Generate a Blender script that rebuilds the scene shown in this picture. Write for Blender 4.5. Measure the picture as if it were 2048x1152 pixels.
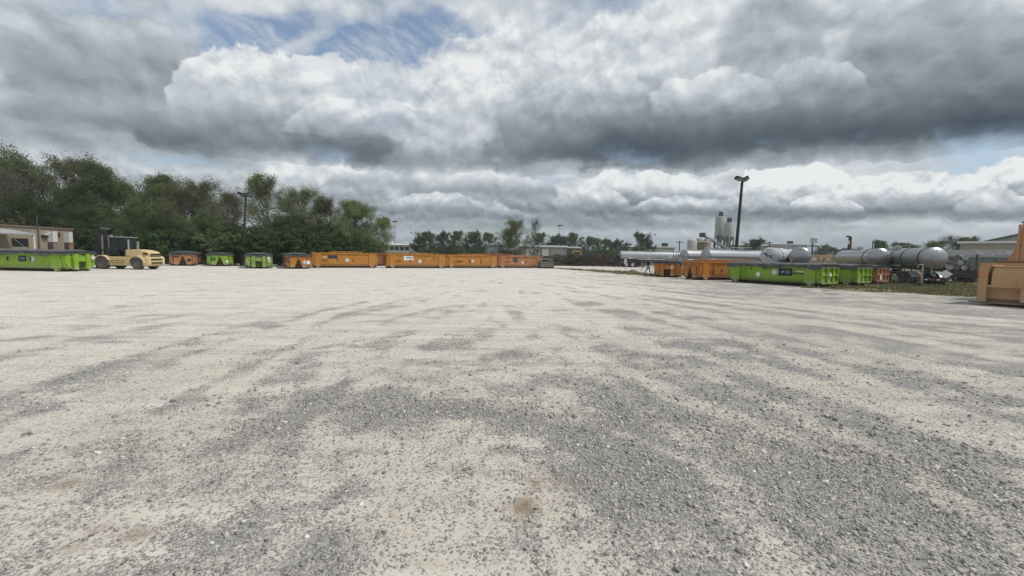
import bpy, bmesh, math, random
import numpy as np
from mathutils import Vector, Matrix

for o in list(bpy.data.objects):
    bpy.data.objects.remove(o)
scene = bpy.context.scene
COL = scene.collection
random.seed(4)
R = math.radians

# ------------------------------------------------------------------ camera
FPX, HC, ROLL, CAMZ = 860.0, 511.0, R(1.0), 1.9        # focal length and horizon on a 2048 px wide picture
TILT = math.atan((576 - HC) * math.cos(ROLL) / FPX)
cam_data = bpy.data.cameras.new('camera')
cam_data.sensor_width = 36.0
cam_data.lens = 36.0 * FPX / 2048.0
cam_data.clip_start = 0.05
cam_data.clip_end = 9000
cam = bpy.data.objects.new('camera', cam_data)
cam.matrix_world = Matrix.Translation((0, 0, CAMZ)) @ Matrix.Rotation(math.pi / 2 - TILT, 4, 'X') @ Matrix.Rotation(ROLL, 4, 'Z')
COL.objects.link(cam)
scene.camera = cam

def ray(x, y):
    a, b = (x - 1024) / FPX, (576 - y) / FPX
    c, s = math.cos(ROLL), math.sin(ROLL)
    u, v = a * c - b * s, a * s + b * c
    return u, math.cos(TILT) + v * math.sin(TILT), -math.sin(TILT) + v * math.cos(TILT)

def at(x, y, Y):
    """the point of the place at distance Y that the photograph shows at x, y"""
    u, dy, dz = ray(x, y)
    t = Y / dy
    return Vector((u * t, Y, CAMZ + dz * t))

def ground_at(x, y):
    u, dy, dz = ray(x, y)
    t = -CAMZ / dz
    return Vector((u * t, dy * t, 0))

def azel(x, y):
    u, dy, dz = ray(x, y)
    return math.atan2(u, dy), math.atan2(dz, math.hypot(u, dy))

# ------------------------------------------------------------------ light
scene.view_settings.view_transform = 'Standard'
scene.view_settings.look = 'None'
scene.view_settings.gamma = 1.0
scene.view_settings.exposure = 0.0
scene.view_settings.use_curve_mapping = False
scene.cycles.use_denoising = True
scene.cycles.denoising_prefilter = 'NONE'
scene.cycles.max_bounces = 6
scene.cycles.diffuse_bounces = 3
scene.cycles.transparent_max_bounces = 12
scene.cycles.sample_clamp_indirect = 4.0

SUN_EL, SUN_AZ = R(57), R(108)          # azimuth measured from +Y towards +X
sun_dir = Vector((math.sin(SUN_AZ) * math.cos(SUN_EL), math.cos(SUN_AZ) * math.cos(SUN_EL), math.sin(SUN_EL)))
sun_data = bpy.data.lights.new('sun', 'SUN')
sun_data.energy = 3.0
sun_data.angle = R(1.2)
sun_data.color = (1.0, 0.955, 0.88)
sun = bpy.data.objects.new('sun', sun_data)
sun.rotation_euler = sun_dir.to_track_quat('Z', 'Y').to_euler()
sun.location = (30, -10, 60)
COL.objects.link(sun)

# ------------------------------------------------------------------ node arithmetic
class E_:
    """a socket or number with arithmetic that writes Math nodes"""
    def __init__(s, nt, v): s.nt, s.v = nt, v
    def _m(s, op, *args, clamp=False):
        n = s.nt.nodes.new('ShaderNodeMath'); n.operation = op; n.use_clamp = clamp
        for i, a in enumerate((s,) + args):
            a = a.v if isinstance(a, E_) else a
            if isinstance(a, (int, float)): n.inputs[i].default_value = a
            else: s.nt.links.new(a, n.inputs[i])
        return E_(s.nt, n.outputs[0])
    def __add__(s, o): return s._m('ADD', o)
    __radd__ = __add__
    def __sub__(s, o): return s._m('SUBTRACT', o)
    def __rsub__(s, o): return E_(s.nt, o)._m('SUBTRACT', s)
    def __mul__(s, o): return s._m('MULTIPLY', o)
    __rmul__ = __mul__
    def __truediv__(s, o): return s._m('DIVIDE', o)
    def exp(s): return s._m('EXPONENT')
    def clamp(s): return (s * 1.0)._m('ADD', 0.0, clamp=True)
    def mx(s, o): return s._m('MAXIMUM', o)
    def mn(s, o): return s._m('MINIMUM', o)
    def pw(s, o): return s._m('POWER', o)
    def smooth(s, a, b):
        n = s.nt.nodes.new('ShaderNodeMapRange'); n.interpolation_type = 'SMOOTHSTEP'
        s.nt.links.new(s.v, n.inputs['Value'])
        n.inputs['From Min'].default_value = a; n.inputs['From Max'].default_value = b
        n.inputs['To Min'].default_value = 0; n.inputs['To Max'].default_value = 1
        return E_(s.nt, n.outputs[0])

def combine(nt, x, y, z=0.0):
    n = nt.nodes.new('ShaderNodeCombineXYZ')
    for i, a in enumerate((x, y, z)):
        a = a.v if isinstance(a, E_) else a
        if isinstance(a, (int, float)): n.inputs[i].default_value = a
        else: nt.links.new(a, n.inputs[i])
    return n.outputs[0]

def noise(nt, vec, scale=1.0, detail=5.0, rough=0.55, lac=2.0, dist=0.0, dims='3D', kind='FBM', color=False):
    n = nt.nodes.new('ShaderNodeTexNoise'); n.noise_dimensions = dims; n.noise_type = kind
    n.inputs['Scale'].default_value = scale; n.inputs['Detail'].default_value = detail
    n.inputs['Roughness'].default_value = rough; n.inputs['Lacunarity'].default_value = lac
    n.inputs['Distortion'].default_value = dist
    if vec is not None: nt.links.new(vec, n.inputs['Vector'])
    return n.outputs['Color'] if color else E_(nt, n.outputs['Fac'])

def voronoi(nt, vec, scale=1.0, detail=0.0, rough=0.5, dims='3D', feature='F1', out='Distance', smooth=None):
    n = nt.nodes.new('ShaderNodeTexVoronoi'); n.voronoi_dimensions = dims; n.feature = feature
    n.inputs['Scale'].default_value = scale
    if 'Detail' in n.inputs: n.inputs['Detail'].default_value = detail; n.inputs['Roughness'].default_value = rough
    if smooth is not None: n.inputs['Smoothness'].default_value = smooth
    if vec is not None: nt.links.new(vec, n.inputs['Vector'])
    return E_(nt, n.outputs[out]) if out == 'Distance' else n.outputs[out]

def mixc(nt, fac, a, b, blend='MIX'):
    n = nt.nodes.new('ShaderNodeMix'); n.data_type = 'RGBA'; n.blend_type = blend
    for key, v in ((0, fac), (6, a), (7, b)):
        v = v.v if isinstance(v, E_) else v
        if isinstance(v, (int, float)): n.inputs[key].default_value = v
        elif isinstance(v, (tuple, list)): n.inputs[key].default_value = (*v[:3], 1)
        else: nt.links.new(v, n.inputs[key])
    return n.outputs[2]

def srgb(r, g, b):
    f = lambda c: (c / 12.92 if c <= .04045 else ((c + .055) / 1.055) ** 2.4)
    return (f(r / 255), f(g / 255), f(b / 255))

# ------------------------------------------------------------------ sky: Nishita blue behind a broken deck of cumulus
# far to near: x, base y, half width, height (as seen in the photograph), lean of the base, top tone, base tone, edge softness, opacity
CLOUDS = [
    (820, 458, 240, 22, 0, .54, .36, .4, .8), (1180, 456, 220, 24, 0, .56, .36, .4, .8), (1500, 452, 220, 16, 0, .46, .40, .5, .6),
    (780, 430, 150, 56, 0, .80, .30, .22, 1), (1060, 428, 130, 62, 0, .82, .28, .22, 1), (400, 420, 280, 90, 0, .72, .46, .4, 1), (120, 400, 240, 130, 0, .80, .54, .4, 1), (620, 400, 150, 68, 0, .92, .42, .2, 1), (920, 440, 120, 40, 0, .70, .30, .25, 1), (1180, 446, 120, 34, 0, .68, .30, .25, 1),
    (1830, 424, 120, 74, 0, .92, .20, .12, 1), (2040, 424, 120, 96, 0, 1.08, .22, .12, 1), (1290, 420, 130, 80, 0, 1.05, .22, .14, 1), (1440, 420, 90, 64, 0, .88, .26, .16, 1), (1590, 428, 135, 92, 0, 1.12, .18, .10, 1), (1915, 430, 110, 74, 0, 1.0, .24, .12, 1), (1730, 430, 115, 68, 0, .98, .20, .12, 1), (1160, 424, 100, 56, 0, .94, .30, .16, 1), (1510, 432, 90, 38, 0, .74, .22, .18, 1), (1370, 432, 110, 36, 0, .80, .24, .18, 1), (1650, 432, 80, 40, 0, .90, .24, .14, 1), (1990, 436, 90, 40, 0, .80, .24, .16, 1),
    (960, 392, 150, 50, 0, .86, .40, .22, 1), (740, 374, 90, 52, 0, 1.0, .52, .18, 1), (870, 424, 90, 36, 0, .80, .34, .18, 1),
    (740, 240, 300, 110, 0, .84, .66, .4, .9), (980, 300, 170, 220, 0, .88, .66, .35, 1), (850, 334, 140, 78, 0, .72, .38, .3, 1),
    (160, 295, 330, 130, -1, .70, .48, .4, 1), (520, 302, 240, 185, -1, .94, .15, .25, 1), (300, 262, 270, 90, -1, .58, .34, .5, .8), (220, 180, 210, 140, 0, .66, .42, .35, 1), (30, 130, 130, 130, 0, .68, .44, .4, .9), (470, 198, 120, 92, 0, 1.0, .70, .16, .9), (640, 190, 90, 78, 0, .98, .72, .16, .85), (940, 232, 90, 88, 0, .98, .72, .16, .85), (1060, 250, 80, 66, 0, .96, .70, .16, .8), (720, 262, 130, 60, 0, .92, .62, .2, .85),
    (1250, 318, 260, 290, 1, .86, .24, .35, 1), (1720, 296, 480, 300, 1, .84, .04, .25, 1), (1980, 250, 330, 190, 1, .48, .06, .4, 1), (1560, 288, 480, 120, 1, .40, .0, .6, .85), (1890, 180, 210, 170, 1, .58, .32, .25, .9), (1540, 120, 110, 130, 1, .54, .44, .6, .75), (1720, 60, 120, 70, 0, .74, .56, .3, .8), (1420, 215, 120, 70, 1, .92, .55, .2, .7), (1620, 190, 110, 60, 1, .80, .46, .2, .7), (1180, 215, 110, 90, 1, .90, .60, .2, .75),
]
GAPS = [(500, 72, 120, 32, -18, 1.1), (690, 100, 130, 38, -22, 1.1), (800, 125, 130, 48, -20, 1.0), (880, 160, 70, 52, 0, 1.4), (1105, 150, 44, 30, 20, .7), (640, 238, 70, 12, 0, .5), (830, 242, 70, 12, 0, .5), (430, 30, 70, 24, 0, .5)]

def build_world():
    w = bpy.data.worlds.new('World'); scene.world = w; w.use_nodes = True
    w.cycles.sampling_method = 'MANUAL'; w.cycles.sample_map_resolution = 256
    nt = w.node_tree; nt.nodes.clear()
    L = nt.links.new
    out = nt.nodes.new('ShaderNodeOutputWorld')
    tc = nt.nodes.new('ShaderNodeTexCoord')
    sp = nt.nodes.new('ShaderNodeSeparateXYZ'); L(tc.outputs['Generated'], sp.inputs[0])
    dx, dy, dz = (E_(nt, sp.outputs[i]) for i in range(3))
    az = dx._m('ARCTAN2', dy); el = dz._m('ARCSINE')
    def split(c):
        n = nt.nodes.new('ShaderNodeSeparateColor'); L(c, n.inputs[0])
        return [E_(nt, n.outputs[i]) - .5 for i in range(3)]
    w1x, w1y, w1z = split(noise(nt, combine(nt, az, el * 1.2), 5.0, 3, .5, color=True))
    w2x, w2y, w2z = split(noise(nt, combine(nt, az, el * 1.1, 4.0), 21.0, 5, .56, color=True))
    # billows: rounded puffs with creases between them, lit from above
    def billow(oa, oe, f):
        v = combine(nt, az + w1x * .06 + oa, el * 1.2 + w1y * .05 + oe)
        return (noise(nt, v, f, 5, .52) - .5)._m('ABSOLUTE') * 1.5 + noise(nt, v, f * 1.7, 5, .55) * .9
    bigb, bigs = billow(0, 0, 9.0), billow(.006, .026, 9.0)
    lowb, lows = billow(0, 0, 21.0), billow(.003, .014, 21.0)
    hi = el.smooth(R(6.5), R(10.5))
    bil = lowb + (bigb - lowb) * hi
    rel = (lows - lowb) * (1.0 - hi) + (bigs - bigb) * hi
    shape = bil * .85 - .66
    shade = w1z * .22 + w2z * .10

    sky = nt.nodes.new('ShaderNodeTexSky'); sky.sky_type = 'NISHITA'; sky.sun_disc = False
    sky.sun_elevation = SUN_EL; sky.sun_rotation = SUN_AZ; sky.air_density = 1.0; sky.dust_density = 1.5; sky.ozone_density = 1.5
    skyc = mixc(nt, 1.0, sky.outputs[0], (.142, .140, .136), 'MULTIPLY')
    thin = noise(nt, combine(nt, az * 5.0 + el * 4 + w1x * .9, el * 11 + az * 3 + w1y * .9), 2.2, 7, .66)

    # large shapes sit on a sheet of sky ahead of the yard, so that level bases stay level
    front = dy.mx(.15)
    fx = dx / front + (dy._m('LESS_THAN', .15)) * 60.0
    fz = dz / front
    def place(x, y):
        u, v, z = ray(x, y)
        return u / v, z / v, FPX, FPX
    gap = None
    gx, gy = fx + w1x * .12 + w2x * .05, fz + w1y * .07 + w2y * .04
    for x, y, rx, ry, rot, amp in GAPS:
        A, B, kx, ky = place(x, y)
        c, s = math.cos(R(rot)), math.sin(R(rot))
        p, q = gx - A, gy - B
        p, q = (p * c - q * s) * (kx / rx), (p * s + q * c) * (ky / ry)
        g = ((p * p + q * q) * -1.0).exp() * amp
        gap = g if gap is None else gap + g
    # everywhere: a mostly closed deck that opens where the noise runs thin
    deck = (w1z * 1.5 + noise(nt, combine(nt, az, el * 1.6, 9.0), 4.5, 6, .58) - .5) + .44 - gap * .8 + w2z * .18
    veil = thin.smooth(.40, .72) * .55 + .10
    cover = (deck.smooth(.0, .5)).mx(veil)
    tone = .80 + w1z * .5 + w2z * .12 + rel * .4

    relk = rel * .8
    vecs = {}
    def warped(size, lean):
        k = (size, lean)
        if k not in vecs:
            e = fz + w1y * (.014, .026, .055)[size] + w2y * (.024, .042, .052)[size]
            if lean: e = e + fx * (-.085 * lean)
            vecs[k] = combine(nt, fx + w1x * (.03, .06, .12)[size] + w2x * (.044, .060, .070)[size], e)
        return vecs[k]
    for (x, y, rx, ry, lean, top, base, soft, op) in CLOUDS:
        A, B, kx, ky = place(x, y)
        size = 0 if ry < 70 else 1 if ry < 140 else 2
        if lean: B -= .085 * lean * A
        m = nt.nodes.new('ShaderNodeVectorMath'); m.operation = 'MULTIPLY_ADD'
        L(warped(size, lean), m.inputs[0])
        m.inputs[1].default_value = (kx / rx, ky / ry, 0); m.inputs[2].default_value = (-A * kx / rx, -B * ky / ry, 0)
        sx = nt.nodes.new('ShaderNodeSeparateXYZ'); L(m.outputs[0], sx.inputs[0])
        p, q = E_(nt, sx.outputs[0]), E_(nt, sx.outputs[1])
        q2 = q.mx(q * (-ry / (9.0 + .07 * ry)))                                  # flat below, domed above
        d = q2._m('MULTIPLY_ADD', q2, p._m('MULTIPLY_ADD', p, shape))
        def mapr(v, a0, a1, t0, t1):
            n = nt.nodes.new('ShaderNodeMapRange'); n.interpolation_type = 'SMOOTHSTEP'; L(v.v, n.inputs[0])
            for i, u in enumerate((a0, a1, t0, t1)): n.inputs[i + 1].default_value = u
            return E_(nt, n.outputs[0])
        ext = (10.0 + .16 * ry) / ry                          # domed above, level and softer below
        a = mapr(d, 1.0 - soft, 1.0 + soft * .2, op, 0.0) * mapr(q, -ext, ext * .6, 0.0, 1.0)
        t = mapr(q, -.05, .80, base, top)
        tn = t._m('MULTIPLY_ADD', relk, t + shade)       # puffs show on the lit crowns, less on the bellies
        mx_ = nt.nodes.new('ShaderNodeMix'); mx_.data_type = 'FLOAT'
        L(a.v, mx_.inputs[0]); L(tone.v, mx_.inputs[2]); L(tn.v, mx_.inputs[3])
        tone = E_(nt, mx_.outputs[0])
        cover = cover.mx(a)
    ramp = nt.nodes.new('ShaderNodeValToRGB'); L(tone.clamp().v, ramp.inputs[0])
    cr = ramp.color_ramp
    pts = [(0.0, srgb(68, 80, 91)), (.2, srgb(103, 113, 122)), (.4, srgb(140, 149, 156)), (.6, srgb(172, 180, 187)), (.8, srgb(202, 209, 215)), (1.0, srgb(236, 238, 238))]
    cr.elements[0].color = (*pts[0][1], 1); cr.elements[1].color = (*pts[-1][1], 1)
    for p, c in pts[1:-1]:
        cr.elements.new(p).color = (*c, 1)
    col = mixc(nt, cover.clamp(), skyc, ramp.outputs[0])
    # grey murk low on the horizon
    hz = 1.0 - el.smooth(R(1.2), R(4.6))
    col = mixc(nt, hz * .88, col, srgb(143, 158, 168))
    bg = nt.nodes.new('ShaderNodeBackground'); L(col, bg.inputs[0]); bg.inputs[1].default_value = 1.0
    L(bg.outputs[0], out.inputs[0])

build_world()

# ------------------------------------------------------------------ mesh builder
class MB:
    def __init__(s): s.v, s.f = [], []
    def add(s, verts, faces):
        o = len(s.v); s.v += [tuple(p) for p in verts]; s.f += [tuple(i + o for i in f) for f in faces]; return s
    def box(s, x0, x1, y0, y1, z0, z1):
        v = [(x, y, z) for x in (x0, x1) for y in (y0, y1) for z in (z0, z1)]
        return s.add(v, [(0, 1, 3, 2), (4, 6, 7, 5), (0, 4, 5, 1), (2, 3, 7, 6), (0, 2, 6, 4), (1, 5, 7, 3)])
    def prism(s, poly, vec):
        """flat polygon (3-D points) pushed along vec"""
        n = len(poly); vec = Vector(vec)
        a = [Vector(p) for p in poly]; b = [p + vec for p in a]
        nrm = sum(((a[i] - a[0]).cross(a[(i + 1) % n] - a[0]) for i in range(1, n)), Vector())
        if nrm.dot(vec) > 0: a.reverse(); b.reverse()
        return s.add(a + b, [tuple(range(n)), tuple(range(2 * n - 1, n - 1, -1))] + [(i, i + n, (i + 1) % n + n, (i + 1) % n) for i in range(n)])
    def tube(s, pts, rad, n=8, caps=True):
        pts = [Vector(p) for p in pts]
        rad = rad if isinstance(rad, (list, tuple)) else [rad] * len(pts)
        vs, fs = [], []
        ref = None
        for i, p in enumerate(pts):
            d = (pts[min(i + 1, len(pts) - 1)] - pts[max(i - 1, 0)]).normalized()
            if ref is None: ref = d.orthogonal().normalized()
            ref = (ref - d * ref.dot(d)); ref = ref.normalized() if ref.length > 1e-6 else d.orthogonal().normalized()
            q = d.cross(ref)
            for k in range(n):
                a = 2 * math.pi * k / n
                vs.append(p + (ref * math.cos(a) + q * math.sin(a)) * rad[i])
        for i in range(len(pts) - 1):
            for k in range(n):
                fs.append((i * n + k, i * n + (k + 1) % n, (i + 1) * n + (k + 1) % n, (i + 1) * n + k))
        if caps:
            fs.append(tuple(range(n - 1, -1, -1))); fs.append(tuple(range((len(pts) - 1) * n, len(pts) * n)))
        return s.add(vs, fs)
    def bar(s, a, b, w, h=None):
        """square bar from a to b"""
        a, b = Vector(a), Vector(b); h = h or w
        d = (b - a).normalized(); r = Vector((0, 0, 1)) if abs(d.z) < .9 else Vector((1, 0, 0))
        x = d.cross(r).normalized(); y = x.cross(d)
        poly = [a + x * w / 2 * i + y * h / 2 * j for i, j in ((-1, -1), (1, -1), (1, 1), (-1, 1))]
        return s.prism(poly, b - a)
    def lathe(s, prof, axis='z', n=24, origin=(0, 0, 0), ring=False):
        """profile of (radius, along) turned about an axis"""
        vs, fs = [], []
        o = Vector(origin)
        for r, h in prof:
            for k in range(n):
                a = 2 * math.pi * k / n; c, sn = r * math.cos(a), r * math.sin(a)
                vs.append(o + Vector({'z': (c, sn, h), 'x': (h, c, sn), 'y': (sn, h, c)}[axis]))
        for i in range(len(prof) - 1):
            for k in range(n):
                fs.append((i * n + k, i * n + (k + 1) % n, (i + 1) * n + (k + 1) % n, (i + 1) * n + k))
        if ring:
            j = (len(prof) - 1) * n
            fs += [(j + k, j + (k + 1) % n, (k + 1) % n, k) for k in range(n)]
        else:
            fs.append(tuple(range(n - 1, -1, -1))); fs.append(tuple(range((len(prof) - 1) * n, len(prof) * n)))
        return s.add(vs, fs)
    def build(s, name, mat, parent=None, smooth=None, bevel=0.0):
        me = bpy.data.meshes.new(name)
        me.from_pydata(s.v, [], s.f); me.update()
        if bevel:
            bm = bmesh.new(); bm.from_mesh(me)
            bmesh.ops.bevel(bm, geom=[e for e in bm.edges if len(e.link_faces) == 2 and e.calc_face_angle(0) > .5], offset=bevel, segments=2, affect='EDGES', clamp_overlap=True)
            bm.to_mesh(me); bm.free()
        return link(name, me, mat, parent, smooth)

def link(name, me, mat, parent=None, smooth=None):
    me.materials.clear(); me.materials.append(mat)
    if smooth is not None:
        me.polygons.foreach_set('use_smooth', [True] * len(me.polygons))
        if smooth < 3: me.set_sharp_from_angle(angle=smooth)
    o = bpy.data.objects.new(name, me); COL.objects.link(o)
    if parent: o.parent = parent
    return o

def tag(o, label=None, cat=None, group=None, kind=None):
    if label: o['label'] = label
    if cat: o['category'] = cat
    if group: o['group'] = group
    if kind: o['kind'] = kind
    return o

def thing(name, label, cat, loc=(0, 0, 0), yaw=0.0, group=None):
    o = bpy.data.objects.new(name, None); COL.objects.link(o)
    o.location = loc; o.rotation_euler = (0, 0, yaw); o.empty_display_size = .2; o['kind'] = 'thing'
    return tag(o, label, cat, group)

def gp(x, Y, z=0.0):
    """ground point at distance Y under column x of the photograph"""
    y = 520.0
    for _ in range(6):
        p = at(x, y, Y); y += (p.z - z) * FPX / Y
    return Vector((p.x, Y, z))

def from_np(name, V, F, mat, parent=None, smooth=False):
    """mesh from arrays: V (n,3), F (m,k)"""
    me = bpy.data.meshes.new(name)
    n, m, k = len(V), len(F), F.shape[1]
    me.vertices.add(n); me.vertices.foreach_set('co', np.ascontiguousarray(V, np.float32).ravel())
    me.loops.add(m * k); me.loops.foreach_set('vertex_index', np.ascontiguousarray(F, np.int32).ravel())
    me.polygons.add(m); me.polygons.foreach_set('loop_start', np.arange(0, m * k, k, dtype=np.int32))
    me.polygons.foreach_set('loop_total', np.full(m, k, np.int32))
    if smooth: me.polygons.foreach_set('use_smooth', np.ones(m, bool))
    me.update(calc_edges=True); me.validate()
    return link(name, me, mat, parent)

# ------------------------------------------------------------------ materials
MATS = {}
def base_mat(name):
    m = bpy.data.materials.new(name); m.use_nodes = True
    nt = m.node_tree; b = nt.nodes['Principled BSDF']
    return m, nt, b

def objvec(nt, kind='Object'):
    return nt.nodes.new('ShaderNodeTexCoord').outputs[kind]

def plain(name, col, rough=.6, metal=0.0, var=.12, scale=3.0, spec=.3):
    if name in MATS: return MATS[name]
    m, nt, b = base_mat(name)
    n = noise(nt, objvec(nt), scale, 5, .6)
    f = (n - .5) * (2 * var) + 1.0
    c = nt.nodes.new('ShaderNodeVectorMath'); c.operation = 'SCALE'; c.inputs[0].default_value = col
    nt.links.new(f.v, c.inputs['Scale'])
    nt.links.new(c.outputs[0], b.inputs['Base Color'])
    b.inputs['Roughness'].default_value = rough; b.inputs['Metallic'].default_value = metal
    b.inputs['Specular IOR Level'].default_value = spec
    MATS[name] = m
    return m

def paint(name, col, fade=None, rust=.25, rough=.5, grime=.6):
    """weathered steel paint: faded patches, rust where it chipped, dust along the bottom"""
    if name in MATS: return MATS[name]
    m, nt, b = base_mat(name)
    ov = objvec(nt)
    fade = fade or tuple(min(1, c * .8 + .08) for c in col)
    n1 = noise(nt, ov, 1.1, 5, .6)
    c = mixc(nt, n1.smooth(.40, .72) * .7, col, fade)
    # runs down the sheet
    mp = nt.nodes.new('ShaderNodeMapping'); mp.inputs['Scale'].default_value = (5, 5, .5); nt.links.new(ov, mp.inputs[0])
    runs = noise(nt, mp.outputs[0], 1.6, 4, .65)
    c = mixc(nt, runs.smooth(.52, .78) * grime, c, tuple(x * .42 + .02 for x in col))
    r1 = noise(nt, ov, 4.5, 6, .72)
    c = mixc(nt, r1.smooth(.68 - .24 * rust, .78 - .16 * rust) * min(1, rust * 3.0), c, (.12, .045, .02))
    gpos = nt.nodes.new('ShaderNodeNewGeometry')
    sz = nt.nodes.new('ShaderNodeSeparateXYZ'); nt.links.new(gpos.outputs['Position'], sz.inputs[0])
    dust = (1.0 - E_(nt, sz.outputs[2]).smooth(.1, .7)) * (n1 * .9)
    c = mixc(nt, dust, c, (.36, .32, .26))
    nt.links.new(c, b.inputs['Base Color'])
    rr = r1 * .35 + (rough - .15)
    nt.links.new(rr.v, b.inputs['Roughness'])
    b.inputs['Specular IOR Level'].default_value = .35
    bp = nt.nodes.new('ShaderNodeBump'); bp.inputs['Strength'].default_value = .4; bp.inputs['Distance'].default_value = .05
    nt.links.new((noise(nt, ov, 2.2, 3, .5)).v, bp.inputs['Height']); nt.links.new(bp.outputs[0], b.inputs['Normal'])
    MATS[name] = m
    return m

M_green = paint('lime_green_paint', (.185, .325, .018), (.235, .36, .055), .16)
M_green_pale = paint('pale_green_paint', (.175, .26, .055), (.24, .33, .12), .20)
M_orange = paint('orange_paint', (.385, .150, .020), (.43, .19, .05), .34)
M_orange2 = paint('amber_paint', (.40, .168, .022), (.44, .215, .055), .34)
M_pink = paint('faded_salmon_paint', (.35, .150, .065), (.40, .205, .11), .44)
M_rust = paint('rusty_brown_paint', (.22, .085, .035), (.30, .13, .06), .6, .75)
M_tan = paint('tan_paint', (.42, .245, .115), (.48, .31, .17), .2)
M_salmon = paint('salmon_tan_paint', (.42, .22, .12), (.47, .28, .17), .12)
M_recess = plain('rust_dark', (.055, .026, .014), .85, var=.4)
M_black = plain('black_steel', (.018, .018, .02), .55)
M_iron = plain('dark_iron', (.05, .048, .045), .6, .4, .3)
M_white = plain('white_sign', (.72, .71, .69), .5, var=.06)
M_offwhite = plain('aged_white', (.55, .54, .50), .6, var=.12)
M_sign = plain('dark_sign', (.012, .018, .030), .4)
M_signblue = plain('sign_blue', (.16, .27, .36), .5)
M_signgrey = plain('sign_grey', (.30, .31, .30), .5)
M_red = plain('red_paint', (.42, .03, .025), .45)
M_blue = plain('logo_blue', (.02, .05, .22), .45)
M_tyre = plain('dusty_rubber', (.085, .082, .078), .9, var=.3, scale=8)
M_rim = plain('dusty_rim', (.16, .155, .145), .6, .3, .2)
M_chrome_rim = plain('bright_rim', (.62, .62, .62), .28, .9)
M_wood = plain('old_wood', (.075, .058, .045), .9, var=.35)
M_conc = plain('concrete_grey', (.36, .35, .33), .85)
M_yellow = paint('faded_cream_paint', (.55, .435, .215), (.60, .51, .31), .18, .55)
M_mach = paint('machine_yellow', (.36, .27, .08), None, .3)
M_galv = plain('galvanised', (.36, .37, .38), .5, .6, .15)
M_lamp = plain('lamp_black', (.022, .021, .022), .5)
M_lens = plain('lamp_lens', (.32, .33, .34), .15, 0, .05, spec=.6)

def tarp_mat():
    m, nt, b = base_mat('tarp_cloth')
    ov = objvec(nt)
    n = noise(nt, ov, 2.5, 5, .6)
    nt.links.new(mixc(nt, n.smooth(.3, .75), (.040, .042, .047), (.115, .12, .128)), b.inputs['Base Color'])
    b.inputs['Roughness'].default_value = .62
    b.inputs['Specular IOR Level'].default_value = .4
    bp = nt.nodes.new('ShaderNodeBump'); bp.inputs['Strength'].default_value = .5; bp.inputs['Distance'].default_value = .05
    nt.links.new(noise(nt, ov, 3.0, 4, .55, dist=.8).v, bp.inputs['Height']); nt.links.new(bp.outputs[0], b.inputs['Normal'])
    return m
M_tarp = tarp_mat()

def steel_mat(name, col, rough, bands=0.0):
    m, nt, b = base_mat(name)
    ov = objvec(nt)
    n = noise(nt, ov, 2.0, 5, .65)
    mp = nt.nodes.new('ShaderNodeMapping'); mp.inputs['Scale'].default_value = (6, 1.2, .6); nt.links.new(ov, mp.inputs[0])
    n2 = noise(nt, mp.outputs[0], 1.5, 4, .6)
    c = mixc(nt, n2.smooth(.5, .8) * .5, col, tuple(x * .55 for x in col))
    nt.links.new(c, b.inputs['Base Color'])
    nt.links.new((n * .14 + (rough - .05)).v, b.inputs['Roughness'])
    b.inputs['Metallic'].default_value = .82
    bp = nt.nodes.new('ShaderNodeBump'); bp.inputs['Strength'].default_value = .10; bp.inputs['Distance'].default_value = .03
    nt.links.new(noise(nt, ov, .7, 1, .4).v, bp.inputs['Height']); nt.links.new(bp.outputs[0], b.inputs['Normal'])
    return m
M_polish = steel_mat('polished_aluminium', (.44, .45, .46), .28)
M_brushed = steel_mat('dull_aluminium', (.34, .35, .36), .44)
M_head = steel_mat('tank_head_steel', (.31, .32, .33), .32)
M_tankwhite = plain('white_tank_paint', (.44, .45, .46), .35, var=.1, spec=.5)

def glass_mat():
    m, nt, b = base_mat('tinted_glass')
    b.inputs['Base Color'].default_value = (.05, .075, .07, 1); b.inputs['Roughness'].default_value = .06
    b.inputs['Transmission Weight'].default_value = .55; b.inputs['IOR'].default_value = 1.3
    return m
M_glass = glass_mat()
M_darkglass = plain('dark_window', (.02, .024, .03), .12, spec=.6)

def siding(name, col, period=.30, horizontal=False):
    """profiled metal sheet: ribs too fine to see singly from the yard"""
    m, nt, b = base_mat(name)
    ov = objvec(nt)
    n = noise(nt, ov, .5, 5, .6)
    mp = nt.nodes.new('ShaderNodeMapping'); mp.inputs['Scale'].default_value = (3, 3, .25); nt.links.new(ov, mp.inputs[0])
    st = noise(nt, mp.outputs[0], 1.0, 4, .6)
    c = mixc(nt, n.smooth(.35, .75) * .4, col, tuple(x * .7 for x in col))
    c = mixc(nt, st.smooth(.55, .85) * .35, c, tuple(x * .5 for x in col))
    nt.links.new(c, b.inputs['Base Color']); b.inputs['Roughness'].default_value = .6
    sp = nt.nodes.new('ShaderNodeSeparateXYZ'); nt.links.new(ov, sp.inputs[0])
    u = E_(nt, sp.outputs[2]) if horizontal else E_(nt, sp.outputs[0]) + E_(nt, sp.outputs[1])
    rib = (u * (2 * math.pi / period))._m('SINE')
    bp = nt.nodes.new('ShaderNodeBump'); bp.inputs['Strength'].default_value = .6; bp.inputs['Distance'].default_value = .03
    nt.links.new(rib.v, bp.inputs['Height']); nt.links.new(bp.outputs[0], b.inputs['Normal'])
    return m
M_tanwall = siding('tan_siding', (.25, .218, .165))
M_beigewall = siding('beige_siding', (.36, .32, .25))
M_greywall = siding('grey_siding', (.33, .34, .35))
M_bluewall = siding('bluegrey_siding', (.17, .20, .25))
M_palewall = siding('pale_siding', (.42, .41, .37))
M_roofgrey = siding('grey_roof', (.30, .31, .31), .5)
M_brownwall = siding('brown_siding', (.11, .085, .065))

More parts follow.
